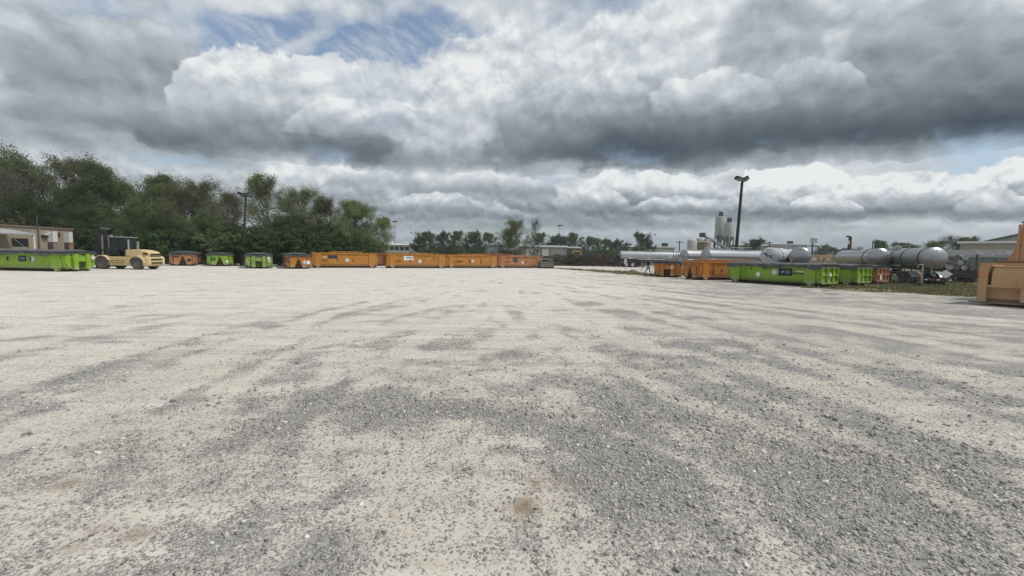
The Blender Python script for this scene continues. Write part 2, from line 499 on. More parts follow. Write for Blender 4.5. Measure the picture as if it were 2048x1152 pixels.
def leaf_mat(name, a, b_, dead=None):
    m, nt, b = base_mat(name)
    gi = nt.nodes.new('ShaderNodeNewGeometry'); oi = nt.nodes.new('ShaderNodeObjectInfo')
    rnd = E_(nt, gi.outputs['Random Per Island'])
    n = noise(nt, objvec(nt), .35, 3, .6)
    c = mixc(nt, rnd * .6 + n * .5, a, b_)
    if dead: c = mixc(nt, ((rnd * 7.3)._m('FRACT')).smooth(.72, .82), c, dead)
    hs = nt.nodes.new('ShaderNodeHueSaturation'); nt.links.new(c, hs.inputs['Color'])
    nt.links.new((E_(nt, oi.outputs['Random']) * .04 + .48).v, hs.inputs['Hue'])
    nt.links.new((E_(nt, oi.outputs['Random']) * .5 + .75).v, hs.inputs['Value'])
    nt.links.new(hs.outputs[0], b.inputs['Base Color'])
    b.inputs['Roughness'].default_value = .75; b.inputs['Specular IOR Level'].default_value = .2
    tr = nt.nodes.new('ShaderNodeBsdfTranslucent'); nt.links.new(hs.outputs[0], tr.inputs[0])
    mx = nt.nodes.new('ShaderNodeMixShader'); mx.inputs[0].default_value = .28
    nt.links.new(b.outputs[0], mx.inputs[1]); nt.links.new(tr.outputs[0], mx.inputs[2])
    nt.links.new(mx.outputs[0], nt.nodes['Material Output'].inputs[0])
    return m
M_leaf_dark = leaf_mat('leaves_dark', (.034, .064, .020), (.078, .118, .036))
M_leaf_mid = leaf_mat('leaves_mid', (.062, .102, .028), (.128, .178, .055), (.13, .125, .07))
M_leaf_olive = leaf_mat('leaves_olive', (.088, .112, .038), (.172, .200, .076), (.17, .16, .10))
M_leaf_bare = leaf_mat('leaves_bare', (.085, .072, .058), (.13, .108, .085))
M_bark = plain('bark', (.105, .090, .075), .95, var=.35, scale=6)
M_grass = leaf_mat('grass_blades', (.085, .092, .036), (.17, .16, .08), (.23, .20, .13))

# ------------------------------------------------------------------ ground
def _hash(ix, iy, seed):
    h = (ix.astype(np.int64) * 374761393 + iy.astype(np.int64) * 668265263 + seed * 974634777) & 0xFFFFFFFF
    h = ((h ^ (h >> 13)) * 1274126177) & 0xFFFFFFFF
    return ((h ^ (h >> 16)) & 0xFFFF) / 65535.0

def vnoise(x, y, seed=0):
    ix, iy = np.floor(x), np.floor(y); fx, fy = x - ix, y - iy
    fx, fy = fx * fx * (3 - 2 * fx), fy * fy * (3 - 2 * fy)
    a, b = _hash(ix, iy, seed), _hash(ix + 1, iy, seed); c, d = _hash(ix, iy + 1, seed), _hash(ix + 1, iy + 1, seed)
    return (a * (1 - fx) + b * fx) * (1 - fy) + (c * (1 - fx) + d * fx) * fy

def fbm(x, y, seed=0, octaves=4, gain=.5):
    t, a, s = 0.0, 1.0, 0.0
    for i in range(octaves):
        t = t + a * vnoise(x * 2 ** i + 17.3 * i, y * 2 ** i - 9.1 * i, seed + i); s += a; a *= gain
    return t / s

def sstep(v, a, b):
    t = np.clip((v - a) / (b - a), 0, 1); return t * t * (3 - 2 * t)

def near_path(x, y, pts):
    """distance to a polyline"""
    d = np.full(np.shape(x), 1e9)
    for (ax, ay), (bx, by) in zip(pts[:-1], pts[1:]):
        vx, vy = bx - ax, by - ay
        t = np.clip(((x - ax) * vx + (y - ay) * vy) / (vx * vx + vy * vy), 0, 1)
        d = np.minimum(d, np.hypot(x - ax - t * vx, y - ay - t * vy))
    return d

def W_(*px): return [tuple(ground_at(*p)[:2]) for p in px]
# wheel lanes swept clean of stone, and windrows of stone beside them (path, half width, strength)
LANES = [(W_((-60, 1020), (200, 860), (330, 785), (480, 705), (640, 652), (860, 610), (1000, 585)), .30, .9), (W_((-60, 760), (250, 690), (440, 640), (700, 600), (960, 573)), .5, .7),
         (W_((330, 900), (480, 780), (560, 715), (720, 645), (900, 606)), .16, .7), (W_((-40, 900), (180, 800), (380, 715), (600, 645)), .25, .5),
         (W_((980, 590), (1010, 640), (1150, 692), (1330, 780), (1450, 830), (1580, 872), (1900, 1000)), .17, .9), (W_((1020, 590), (1060, 620), (1300, 692), (1500, 740), (1700, 792), (2100, 905)), .34, .9),
         (W_((1060, 590), (1200, 636), (1600, 692), (2100, 775)), .40, .8), (W_((1150, 590), (1300, 616), (1700, 652), (2100, 705)), .6, .7), (W_((1200, 580), (1500, 605), (2100, 650)), .7, .6), (W_((1700, 720), (1900, 760), (2100, 805)), .2, .6),
         (W_((1240, 860), (1400, 930), (1700, 1090)), .10, .5), (W_((620, 1000), (650, 900), (640, 800), (660, 720)), .12, .5)]
HEAPS = [(W_((90, 968), (250, 872), (370, 792), (470, 742)), .13, .75), (W_((430, 905), (560, 855), (690, 772), (800, 722)), .18, .7), (W_((600, 860), (640, 960), (600, 1060), (640, 1160)), .20, .7),
         (W_((660, 790), (800, 800), (960, 830), (1120, 850), (1240, 900), (1300, 960)), .38, .9), (W_((900, 690), (1100, 740), (1300, 830)), .55, .6), (W_((640, 690), (800, 700), (900, 690)), .3, .4), (W_((0, 720), (200, 700), (350, 655)), .35, .4),
         (W_((1300, 1000), (1500, 1060), (1700, 1152)), .4, .5), (W_((1500, 920), (1800, 960), (2048, 980)), .35, .45), (W_((1150, 700), (1400, 720), (1700, 850)), .4, .45)]
CLEAN = [((1085, 985), .34, .16, .95), ((950, 915), .30, .10, .8), ((700, 940), .25, .14, .6), ((230, 1120), .3, .1, .3), ((860, 1010), .22, .10, .5), ((750, 1010), .3, .12, .5), ((1130, 1120), .2, .07, .5), ((1200, 745), .5, .2, .5)]
DAMP = [((1050, 1012), .15, .10, 1.0), ((1046, 1045), .06, .06, .9), ((1068, 972), .09, .07, .7), ((1115, 965), .22, .10, .38), ((1130, 1000), .14, .07, .25), ((1000, 905), .16, .05, .25), ((128, 968), .15, .05, .7), ((262, 1068), .13, .04, .7), ((150, 1098), .11, .035, .5), ((190, 1060), .12, .03, .4)]
PEBBLE = [((855, 1120), .07, .06)]
GRASS = [W_((1600, 576), (1690, 581), (1800, 587), (1960, 597), (2200, 612)) + [(140, 40), (160, 90), (40, 90), (33, 48), (27, 40)],
         W_((1110, 537.0), (1190, 544), (1290, 552), (1330, 556)) + [(17, 50), (16.5, 58)] + W_((1200, 540.5), (1120, 536.2)),
         [(-300, 60), (-52, 57), (-43, 60), (-36, 64), (-24, 68), (-14, 73), (-4, 80), (8, 86), (14, 90), (30, 100), (60, 78), (300, 80), (2500, 400), (2500, 3500), (-2500, 3500), (-2500, 200)],
         [(-300, 38), (-56, 40), (-57, 60), (-300, 60)]]

def in_poly(x, y, poly):
    c = np.zeros(np.shape(x), bool); n = len(poly)
    for i in range(n):
        (ax, ay), (bx, by) = poly[i], poly[i - 1]
        k = ((ay > y) != (by > y)) & (x < (bx - ax) * (y - ay) / (by - ay + 1e-12) + ax)
        c ^= k
    return c

def patches(x, y, lst, seed, wob=.5):
    t = np.zeros(np.shape(x))
    for (px, rx, ry, amp) in lst:
        c = ground_at(*px)
        d = np.hypot((x - c.x) / rx, (y - c.y) / (ry * 2.2))
        t = np.maximum(t, amp * (1 - sstep(d + wob * (fbm(x * 7, y * 7, seed, 5, .65) - .5) * 2, .45, 1.15)))
    return t

def stone_cover(x, y):
    """share of the ground hidden by loose stone, 0..1"""
    r = np.hypot(x, y)
    a = np.arctan2(x, y)
    wx = x + (fbm(x * .8, y * .8, 40, 3) - .5) * 1.1; wy = y + (fbm(x * .8, y * .8, 50, 3) - .5) * 1.1
    g = .40 + .62 * (fbm(wx * .55, wy * .55, 1, 4) - .5) + .70 * (fbm(wx * 2.6, wy * 2.6, 7, 4) - .5)
    g += .80 * (fbm(x * 1.5, y * 1.5, 77, 6, .70) - .5)
    g += .22 * sstep(x / (y + 1.0), -.1, .35) + .05 * sstep(x, 2, 20) - .02
    g -= .30 * sstep(r, 8, 22) * (1 - .75 * sstep(x / (y + 1), .08, .5))
    # drawn out along the way vehicles swing through the yard
    s = x * .96 + y * .28; t_ = -x * .28 + y * .96
    g += .50 * (fbm(s * .16, t_ * 1.5, 21, 5, .62) - .5) * sstep(r, 4, 11)
    for pts, w, k in LANES:
        d = near_path(wx * .25 + x * .75, wy * .25 + y * .75, pts) / (w * (1 + .02 * r))
        g -= .42 * k * np.exp(-d * d)
        g += .12 * k * np.exp(-(d - 1.9) ** 2 * 2.0)
    for pts, w, k in HEAPS:
        d = near_path(wx * .4 + x * .6, wy * .4 + y * .6, pts) / w
        g += .34 * k * np.exp(-d * d)
    g -= .36 * patches(x, y, CLEAN, 61, 1.1)
    g += .30 * (fbm(x * 7, y * 7, 93, 3) - .5) * (1 - sstep(r, 8, 16)) + .22 * (fbm(s * .5, t_ * 4.5, 95, 4, .6) - .5) * sstep(r, 5, 10)
    for pts, gauge, w, k in TRACKS:
        d = (near_path(wx * .08 + x * .92, wy * .08 + y * .92, pts) - gauge) / (w * (1 + .012 * r))
        g -= .50 * k * np.exp(-d * d) * (.55 + .9 * fbm(x * .6, y * .6, 99, 3)); g += .16 * k * np.exp(-(np.abs(d) - 1.7) ** 2 * 3)
    g = .5 + (g - .575) * 1.30
    g = .43 + (g - .43) * .92
    g = np.maximum(g, .10 + .10 * (1 - sstep(r, 4, 12)) + .15 * sstep(x / (y + 1.0), .0, .5) * (1 - sstep(r, 14, 30)))
    return np.clip(g, 0, 1)

# paired wheel tracks of lorries: centre line, half gauge, half width, strength
TRACKS = [(W_((-80, 850), (300, 720), (600, 625), (850, 575), (960, 558)), .95, .26, 1.0), (W_((-80, 690), (350, 628), (700, 585), (930, 560)), .95, .30, .8), (W_((200, 1160), (420, 900), (640, 740), (830, 640), (950, 585), (1000, 560)), .92, .18, .6),
          (W_((2130, 850), (1600, 690), (1280, 610), (1080, 565)), .95, .26, 1.0), (W_((2130, 720), (1650, 640), (1300, 592), (1100, 562)), .95, .34, .9), (W_((1900, 1160), (1560, 890), (1260, 720), (1090, 610), (1040, 565)), .92, .18, .5), (W_((2130, 655), (1700, 622), (1350, 585), (1150, 560)), .95, .40, .8),
          (W_((900, 690), (1000, 640), (1060, 600), (1050, 575), (960, 560), (800, 552)), .95, .28, .7)]

def relief(x, y):
    r = np.hypot(x, y)
    return (.03 * (fbm(x * .7, y * .7, 71, 3) - .5) + .010 * (fbm(x * 5, y * 5, 72, 3) - .5)) * (1 - sstep(r, 12, 26)) - .012 * patches(x, y, DAMP, 63) * 1.0

def axis_steps(lo, hi, d0, k, far, kf):
    out = [0.0]
    while out[-1] < hi: out.append(out[-1] + max(d0, k * out[-1]))
    while out[-1] < far: out.append(out[-1] * (1 + kf))
    return np.array(out)

xp = axis_steps(0, 110, .07, .015, 4200, .16)
gx_ = np.concatenate([-xp[:0:-1], xp])
yp = 1.6 + axis_steps(0, 110, .06, .013, 4200, .14)
yn = -axis_steps(0, 40, .5, .1, 400, .3)
gy_ = np.concatenate([yn[:0:-1] + 1.2, yp])
GX, GY = np.meshgrid(gx_, gy_)
nx_, ny_ = len(gx_), len(gy_)
cover_v = stone_cover(GX, GY)
wob = (fbm(GX * .5, GY * .5, 81, 3) - .5) * 3.0
grass_v = np.zeros(GX.shape)
for poly in GRASS: grass_v = np.maximum(grass_v, in_poly(GX + wob * .6, GY + wob, poly).astype(float))
damp_v = patches(GX, GY, DAMP, 63, .7)
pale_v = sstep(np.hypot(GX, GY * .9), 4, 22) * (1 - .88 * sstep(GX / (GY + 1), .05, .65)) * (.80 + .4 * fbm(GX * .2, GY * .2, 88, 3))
GZ = relief(GX, GY) + grass_v * .02
idx = np.arange(nx_ * ny_).reshape(ny_, nx_)
quads = np.stack([idx[:-1, :-1], idx[:-1, 1:], idx[1:, 1:], idx[1:, :-1]], -1).reshape(-1, 4)

def ground_mat():
    m, nt, b = base_mat('gravel_yard')
    def attr(n):
        a = nt.nodes.new('ShaderNodeAttribute'); a.attribute_name = n; return E_(nt, a.outputs['Fac'])
    pos = nt.nodes.new('ShaderNodeNewGeometry').outputs['Position']
    g, gr, da = attr('stone'), attr('grass'), attr('damp')
    n1 = noise(nt, pos, 9.0, 5, .65); n2 = noise(nt, pos, 48.0, 4, .7); n0 = noise(nt, pos, .35, 4, .6)
    # crushed limestone dust, whiter farther out, less so towards the right
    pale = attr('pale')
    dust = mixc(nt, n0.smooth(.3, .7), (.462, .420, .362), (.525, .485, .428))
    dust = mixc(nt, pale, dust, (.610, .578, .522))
    dust = mixc(nt, n1.smooth(.35, .8) * .45, dust, (.36, .328, .285))
    dust = mixc(nt, n2.smooth(.50, .8) * .5, dust, (.31, .292, .265))
    # scuffs drawn out along the way vehicles swing
    mp = nt.nodes.new('ShaderNodeMapping'); mp.inputs['Rotation'].default_value = (0, 0, R(-16)); mp.inputs['Scale'].default_value = (.22, 2.6, 1)
    nt.links.new(pos, mp.inputs[0])
    sc = noise(nt, mp.outputs[0], 1.0, 6, .68)
    mp2 = nt.nodes.new('ShaderNodeMapping'); mp2.inputs['Rotation'].default_value = (0, 0, R(12)); mp2.inputs['Scale'].default_value = (.5, 5.0, 1)
    nt.links.new(pos, mp2.inputs[0])
    sc2 = noise(nt, mp2.outputs[0], 1.0, 5, .7)
    dust = mixc(nt, sc.smooth(.52, .72) * .75, dust, (.33, .318, .298))
    dust = mixc(nt, sc2.smooth(.55, .75) * .55, dust, (.36, .34, .31))
    dust = mixc(nt, (1.0 - sc).smooth(.56, .72) * .5, dust, (.60, .57, .52))
    torn = noise(nt, pos, 1.3, 9, .72)
    ge = g + (torn - .5) * .95 + (sc - .5) * .55
    # loose chips, each its own grey and coated in dust
    def chips(scale):
        vc = nt.nodes.new('ShaderNodeTexVoronoi'); vc.inputs['Scale'].default_value = scale
        nt.links.new(pos, vc.inputs['Vector'])
        sv = nt.nodes.new('ShaderNodeSeparateColor'); nt.links.new(vc.outputs['Color'], sv.inputs[0])
        rr, rg, rb = (E_(nt, sv.outputs[i]) for i in range(3))
        dist = E_(nt, vc.outputs['Distance'])
        c = mixc(nt, rr, (.135, .137, .142), (.37, .366, .358))
        c = mixc(nt, rg.smooth(.80, .88) * .85, c, (.46, .43, .38))
        c = mixc(nt, dist.smooth(.40, .75) * .6, c, (.17, .16, .15))
        mk = (ge * 1.12 + (n1 - .5) * .30 - rb).smooth(-.10, .10)
        return c, mk, dist
    c1, m1, d1 = chips(64.0)
    c2, m2, d2 = chips(33.0)
    m2 = m2 * (ge * 1.4 - .25).clamp()
    col = mixc(nt, m1 * .92, dust, c1)
    col = mixc(nt, m2 * .85, col, c2)
    mask = m1.mx(m2)
    col = mixc(nt, da * .85, col, (.20, .145, .10))
    gcol = mixc(nt, n1.smooth(.3, .7), (.12, .115, .06), (.22, .20, .13))
    gcol = mixc(nt, n0.smooth(.35, .65) * .6, gcol, (.095, .10, .046))
    col = mixc(nt, (gr + (n1 - .5) * .8).smooth(.35, .65), col, gcol)
    nt.links.new(col, b.inputs['Base Color'])
    b.inputs['Roughness'].default_value = .95; b.inputs['Specular IOR Level'].default_value = .12
    hgt = m1 * (1.0 - d1) * .6 + m2 * (1.0 - d2) * .9 + n2 * .45 + n1 * .5
    bp = nt.nodes.new('ShaderNodeBump'); bp.inputs['Strength'].default_value = .8; bp.inputs['Distance'].default_value = .014
    nt.links.new(hgt.v, bp.inputs['Height']); nt.links.new(bp.outputs[0], b.inputs['Normal'])
    return m
M_ground = ground_mat()
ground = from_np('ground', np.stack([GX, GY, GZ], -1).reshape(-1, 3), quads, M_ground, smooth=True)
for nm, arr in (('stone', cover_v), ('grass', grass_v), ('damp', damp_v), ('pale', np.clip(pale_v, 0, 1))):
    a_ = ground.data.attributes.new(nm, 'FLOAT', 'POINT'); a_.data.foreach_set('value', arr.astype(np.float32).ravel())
tag(ground, kind='structure')

# loose stones of the near yard: real chips, thinning out with distance
def stone_mat():
    m, nt, b = base_mat('loose_stone')
    gi = nt.nodes.new('ShaderNodeNewGeometry'); r = E_(nt, gi.outputs['Random Per Island'])
    c = mixc(nt, r, (.135, .135, .14), (.39, .385, .375))
    r2 = (r * 13.7)._m('FRACT')
    c = mixc(nt, r2.smooth(.80, .84) * .9, c, (.42, .385, .33))
    c = mixc(nt, r2.smooth(.955, .965), c, (.66, .64, .60))
    c = mixc(nt, noise(nt, gi.outputs['Position'], 60, 3, .6).smooth(.40, .66) * .6, c, (.40, .375, .335))
    nt.links.new(c, b.inputs['Base Color']); b.inputs['Roughness'].default_value = .9; b.inputs['Specular IOR Level'].default_value = .2
    return m
M_stone = stone_mat()
rng = np.random.default_rng(11)
def scatter_stones(N, r0, r1, size, seed_cut):
    rr = r0 * (r1 / r0) ** rng.random(N) if r0 > 2.2 else np.sqrt(r0 ** 2 + (r1 ** 2 - r0 ** 2) * rng.random(N))
    aa = (rng.random(N) - .5) * 2 * R(57)
    x, y = rr * np.sin(aa), rr * np.cos(aa)
    g = stone_cover(x, y)
    keep = rng.random(N) < np.clip(.06 + 1.05 * (g - .17), .03, .9)
    keep &= y > 1.7
    x, y = x[keep], y[keep]
    n = len(x)
    s = size * np.exp(np.minimum(rng.normal(-.1, .55, n), 1.35))
    cube = np.array([(a, b, c) for a in (-1, 1) for b in (-1, 1) for c in (-1, 1)], float)
    cf = np.array([(0, 1, 3, 2), (4, 6, 7, 5), (0, 4, 5, 1), (2, 3, 7, 6), (0, 2, 6, 4), (1, 5, 7, 3)])
    V = cube[None] * (.55 + .45 * rng.random((n, 8, 1))) * .72
    V = V * np.stack([.8 + .5 * rng.random(n), .7 + .4 * rng.random(n), .45 + .35 * rng.random(n)], -1)[:, None, :]
    q = rng.random(n) * 2 * np.pi; t = rng.normal(0, .35, n); u = rng.normal(0, .35, n)
    cz, sz = np.cos(q), np.sin(q)
    X, Y, Z = V[..., 0], V[..., 1], V[..., 2]
    Z2 = Z + X * t[:, None] + Y * u[:, None]
    X2 = X * cz[:, None] - Y * sz[:, None]; Y2 = X * sz[:, None] + Y * cz[:, None]
    P = np.stack([X2 * s[:, None] + x[:, None], Y2 * s[:, None] + y[:, None], Z2 * s[:, None] + (relief(x, y) + s * .12)[:, None]], -1)
    F = (cf[None] + (np.arange(n) * 8)[:, None, None]).reshape(-1, 4)
    return P.reshape(-1, 3), F
P1, F1 = scatter_stones(150000, 1.9, 5.6, .0074, 0)
P2, F2 = scatter_stones(80000, 5.0, 12.0, .0105, 1)
stones = from_np('loose_gravel', np.concatenate([P1, P2]), np.concatenate([F1, F2 + len(P1)]), M_stone)
tag(stones, 'loose grey gravel chips strewn over the dusty yard', 'gravel', kind='stuff')

# ------------------------------------------------------------------ lettering and placards
def text_mesh(txt, size):
    cu = bpy.data.curves.new('letters', 'FONT'); cu.body = txt; cu.size = size; cu.extrude = .004
    cu.align_x = 'CENTER'; cu.align_y = 'CENTER'; cu.resolution_u = 3
    o = bpy.data.objects.new('letters', cu); COL.objects.link(o)
    me = bpy.data.meshes.new_from_object(o.evaluated_get(bpy.context.evaluated_depsgraph_get()))
    bpy.data.objects.remove(o); bpy.data.curves.remove(cu)
    return me

def on_face(parent, face, hx, hy, u, z, off=.012):
    """placing of a flat thing on a face of a box: +y/-y sides, +x/-x ends; u runs to the right as seen from outside"""
    n = {'+y': (-u, hy + off), '-y': (u, -hy - off), '+x': (hx + off, u), '-x': (-hx - off, -u)}[face]
    ang = {'+y': math.pi, '-y': 0, '+x': math.pi / 2, '-x': -math.pi / 2}[face]
    return Matrix.Translation((n[0], n[1], z)) @ Matrix.Rotation(ang, 4, 'Z')

def decal(parent, mtx, kind, w, h):
    """flat fittings lie in local XZ, facing -Y"""
    def put(name, poly, mat, y=0.0, t=.008, par=None):
        b = MB().prism([(p[0], y, p[1]) for p in poly], (0, -t, 0))
        o = b.build(name, mat, par or parent)
        if par is None: o.matrix_local = mtx
        return o
    rect = lambda x0, x1, z0, z1: [(x0, z0), (x1, z0), (x1, z1), (x0, z1)]
    if kind == 'diamond':
        o = put('placard', [(0, -h / 2), (w / 2, 0), (0, h / 2), (-w / 2, 0)], M_offwhite)
        put('placard_print', [(0, -h * .30), (w * .30, 0), (0, h * .30), (-w * .30, 0)], M_signgrey, -.008, .003, o)
        put('placard_print', [(0, -h * .22), (w * .22, 0), (0, h * .22), (-w * .22, 0)], M_white, -.011, .003, o)
    elif kind == 'diamond_plain':
        put('placard', [(0, -h / 2), (w / 2, 0), (0, h / 2), (-w / 2, 0)], M_white)
    elif kind == 'round':
        put('placard', [(w / 2 * math.cos(a * math.pi / 7), w / 2 * math.sin(a * math.pi / 7)) for a in range(14)], M_white)
    elif kind == 'sign':
        o = put('sign_plate', rect(-w / 2, w / 2, -h / 2, h / 2), M_sign)
        put('emblem', [(-w * .34, -h * .10), (-w * .20, -h * .16), (-w * .05, h * .02), (-w * .12, h * .24), (-w * .22, h * .10), (-w * .30, h * .12)], M_signblue, -.008, .003, o)
        for k in (-1, 0, 1): put('print_line', rect(w * .02, w * (.36 - .05 * abs(k)), h * (.14 * k - .035), h * (.14 * k + .03)), M_signgrey, -.008, .003, o)
    elif kind == 'wide_sign':
        o = put('sign_plate', rect(-w / 2, w / 2, -h / 2, h / 2), M_sign)
        put('emblem', [(-w * .12, -h * .2), (0, -h * .25), (w * .06, h * .25), (-w * .06, h * .2)], M_signgrey, -.008, .003, o)
        for k in range(3): put('print_line', rect(-w * .42 + k * .3 * w, -w * .42 + k * .3 * w + w * .17, -h * .22, h * .2), M_iron, -.008, .003, o)
    elif kind == 'white_sign':
        o = put('sign_plate', rect(-w / 2, w / 2, -h / 2, h / 2), M_white)
        for k in range(5):
            x = -w * .26 + k * w * .15
            put('print_line', [(x, -h * .26), (x + w * .05, -h * .26), (x + w * .08, h * .28), (x + w * .02, h * .28)], M_sign, -.008, .003, o)
            put('print_line', rect(x + w * .055, x + w * .12, -h * .06 * (k % 2), h * .14), M_sign, -.009, .003, o)
    elif kind == 'sticker':
        put('sticker', rect(-w / 2, w / 2, -h / 2, h / 2), M_offwhite)
    elif kind == 'patch':
        put('primer_patch', rect(-w / 2, w / 2, -h / 2, h / 2), M_recess)
    else:
        me = text_mesh(kind, h)
        o = link('lettering', me, M_white, parent)
        o.matrix_local = mtx @ Matrix.Rotation(math.pi / 2, 4, 'X')

# ------------------------------------------------------------------ roll-off boxes
def container(label, loc, yaw, mat, L=6.9, W=2.44, H=1.6, top='tarp', nose='hook', decals=(), ladder=None, fittings=None, group='roll-off boxes standing round the yard', arch=.2, lug=False):
    t = thing('roll_off_box', label, 'container', (loc[0], loc[1], 0), yaw, group)
    hw, hl = W / 2, L / 2
    R0 = .42
    def outline(inset=0.0, zt=H):
        w = hw - inset; zb = .20 + inset
        pts = [(w, zt), (w, zb + R0)]
        for k in range(1, 7):
            a = k * math.pi / 12
            pts.append((w - R0 + R0 * math.cos(a), zb + R0 - R0 * math.sin(a)))
        return pts + [(-y, z) for y, z in reversed(pts)]
    o, i = outline(), outline(.05)
    b = MB().prism([(-hl + .04, y, z) for y, z in o + i[::-1]], (L - .08, 0, 0))
    b.prism([(hl - .05, y, z) for y, z in o], (.05, 0, 0)); b.prism([(-hl, y, z) for y, z in o], (.05, 0, 0))
    b.build('body', mat, t, R(40))
    for s in (-1, 1):
        MB().box(-hl - .03, hl + .03, s * (hw + .035) - .06, s * (hw + .035) + .06, H - .06, H + .09).build('top_rail', mat, t, bevel=.015)
        MB().box(-hl + .1, hl + .12, s * .47 - .07, s * .47 + .07, .07, .24).build('skid_rail', M_iron, t)
        MB().box(s * (hl + .03) - .055, s * (hl + .03) + .055, -hw + .03, hw - .03, H - .062, H + .085).build('end_rail', mat, t, bevel=.012)
        for e in (-1, 1):
            x0 = e * (hl - .62)
            w = .36
            p = MB().box(x0 - w, x0 + w, s * hw - .02 * s if s > 0 else -hw - .075, hw + .075 if s > 0 else -hw + .02, .26, H - .07)
            p.prism([(x0 - w * .55, s * (hw - .22), .26), (x0 + w * .55, s * (hw - .22), .26), (x0 + w * .32, s * (hw - .22), .05), (x0 - w * .32, s * (hw - .22), .05)], (0, s * .28, 0))
            p.build('side_post', mat, t, bevel=.012)
            MB().lathe([(.03, -.11), (.12, -.1), (.12, .1), (.03, .11)], 'y', 14, (e * (hl - .30), s * .86, .125)).build('ground_roller', M_iron, t, R(40))
        # small fittings along the side
        for x, z, hh in (fittings or ((-.9, .98, .30), (.9, .98, .34))):
            MB().box(x - .035, x + .035, s * hw - .01, s * (hw + .07) if s > 0 else s * hw + .01, z - hh / 2, z + hh / 2).build('tie_hook', M_iron, t) if s > 0 else MB().box(x - .035, x + .035, -hw - .07, -hw + .01, z - hh / 2, z + hh / 2).build('tie_hook', M_iron, t)
        MB().tube([(-hl + 1.05, s * (hw + .06), .95), (-hl + 1.75, s * (hw + .06), .98), (-hl + 1.8, s * (hw + .06), .90)], .032, 6).build('door_lever', M_iron, t)
    # nose: plate with the hook opening between stiffeners
    x = hl
    if nose == 'hook':
        MB().prism([(x, y, z) for y, z in ((-.36, .22), (.36, .22), (.10, .92), (-.10, .92))], (.02, 0, 0)).build('hook_recess', M_recess, t)
        for s in (-1, 1):
            MB().prism([(x, s * y, z) for y, z in ((.40, .17), (.82, .17), (.86, 1.12), (.14, 1.12), (.12, .98))], (.15, 0, 0)).build('nose_plate', mat, t, bevel=.012)
            MB().box(x, x + .10, s * 1.06 - .05, s * 1.06 + .05, .40, H - .07).build('nose_rib', mat, t)
        MB().box(x, x + .16, -.86, .86, 1.122, 1.24).build('nose_beam', mat, t, bevel=.012)
        MB().tube([(x + .08, -.2, .55), (x + .12, 0, .60), (x + .08, .2, .55)], .045, 8).build('hook_bar', M_iron, t, R(50))
        MB().box(x, x + .09, -.07, .07, 1.243, H - .07).build('nose_rib', mat, t)
    else:
        for s in (-1, 1):
            MB().prism([(x, s * y, z) for y, z in ((.32, .15), (.66, .15), (.72, H - .40), (.62, H - .09), (.32, H - .09))], (.26, 0, 0)).build('nose_plate', mat, t, bevel=.015)
            MB().prism([(x, s * y, z) for y, z in ((.74, .30), (.95, .30), (1.20, .62), (1.20, H - .10), (.82, H - .10), (.76, H - .4))], (.08, 0, 0)).build('nose_wing', mat, t, bevel=.012)
        MB().box(x, x + .20, -.318, .318, .80, H - .28).build('nose_beam', mat, t, bevel=.012)
        MB().box(x, x + .02, -.31, .31, .18, .795).build('hook_recess', M_recess if mat in (M_orange, M_orange2, M_rust) else plain('recess_green', (.07, .11, .02), .8, var=.3), t)
        MB().bar((x + .12, -.25, H - .16), (x + .20, .25, H - .34), .07).build('nose_brace', mat, t)
        MB().tube([(x + .1, -.31, .5), (x + .1, .31, .5)], .04, 8).build('hook_bar', M_iron, t, R(50))
    # door end: framed sheet with stiffeners, hinges and a latch
    x = -hl
    for y in (-hw + .10, -hw * .36, hw * .30, hw - .10):
        MB().box(x - .12, x, y - .06, y + .06, .27, H - .07).build('door_stile', mat, t, bevel=.01)
    for z in (.30, .30 + (H - .4) * .52, H - .14):
        k = MB()
        ys = (-hw + .162, -hw * .36 - .062, -hw * .36 + .062, hw * .30 - .062, hw * .30 + .062, hw - .162)
        for a in range(0, 6, 2): k.box(x - .10, x, ys[a], ys[a + 1], z - .05, z + .05)
        k.build('door_rail', mat, t)
    for k in range(4):
        z = .42 + k * (H - .65) / 3
        MB().box(x - .10, x + .12, hw + .002, hw + .072, z - .06, z + .06).build('hinge', mat, t)
    MB().bar((x - .16, -hw + .12, .62), (x - .16, -hw + .5, .72), .05).build('latch_handle', M_iron, t)
    if ladder:
        s, x0 = ladder
        k = MB()
        for r in range(6): k.box(x0 - .19, x0 + .19, s * (hw + .06) - .02, s * (hw + .06) + .02, .42 + r * .2, .45 + r * .2)
        for e in (-1, 1): k.box(x0 + e * .21 - .02, x0 + e * .21 + .02, s * (hw + .03) - .045, s * (hw + .03) + .045, .38, 1.5)
        k.build('ladder', mat, t)
    if top == 'tarp':
        # roll tarp over bows, sagging between them and hanging over the rails
        nxs, cols = 40, []
        rnd = random.Random(sum(map(ord, label)))
        ph = [rnd.random() * 6.28 for _ in range(6)]
        V, F = [], []
        prof = [(-hw - .13, -.17), (-hw - .12, -.05), (-hw - .09, .10)] + [(-hw + .05 + (W - .1) * q / 10, .13) for q in range(11)] + [(hw + .09, .10), (hw + .12, -.05), (hw + .13, -.17)]
        for a in range(nxs + 1):
            x = -hl - .10 + (L + .22) * a / nxs
            endf = min(1, min(a, nxs - a) / 3.0)
            for q, (y, z) in enumerate(prof):
                dome = arch * .62 * max(0, 1 - (y / hw) ** 2) * (.55 + .45 * endf)
                sag = -.045 * abs(math.sin(x * 2.1 + ph[0])) * max(0, 1 - (y / hw) ** 2)
                hang = (.07 * math.sin(x * 1.9 + ph[1] + (0 if y < 0 else 2)) + .035 * math.sin(x * 5.3 + ph[2])) if z < 0 else 0
                V.append((x, y + (.015 * math.sin(x * 7 + ph[3]) if z < 0 else 0), H + z + dome + sag + hang + .01 * math.sin(x * 9 + y * 4 + ph[4])))
        n = len(prof)
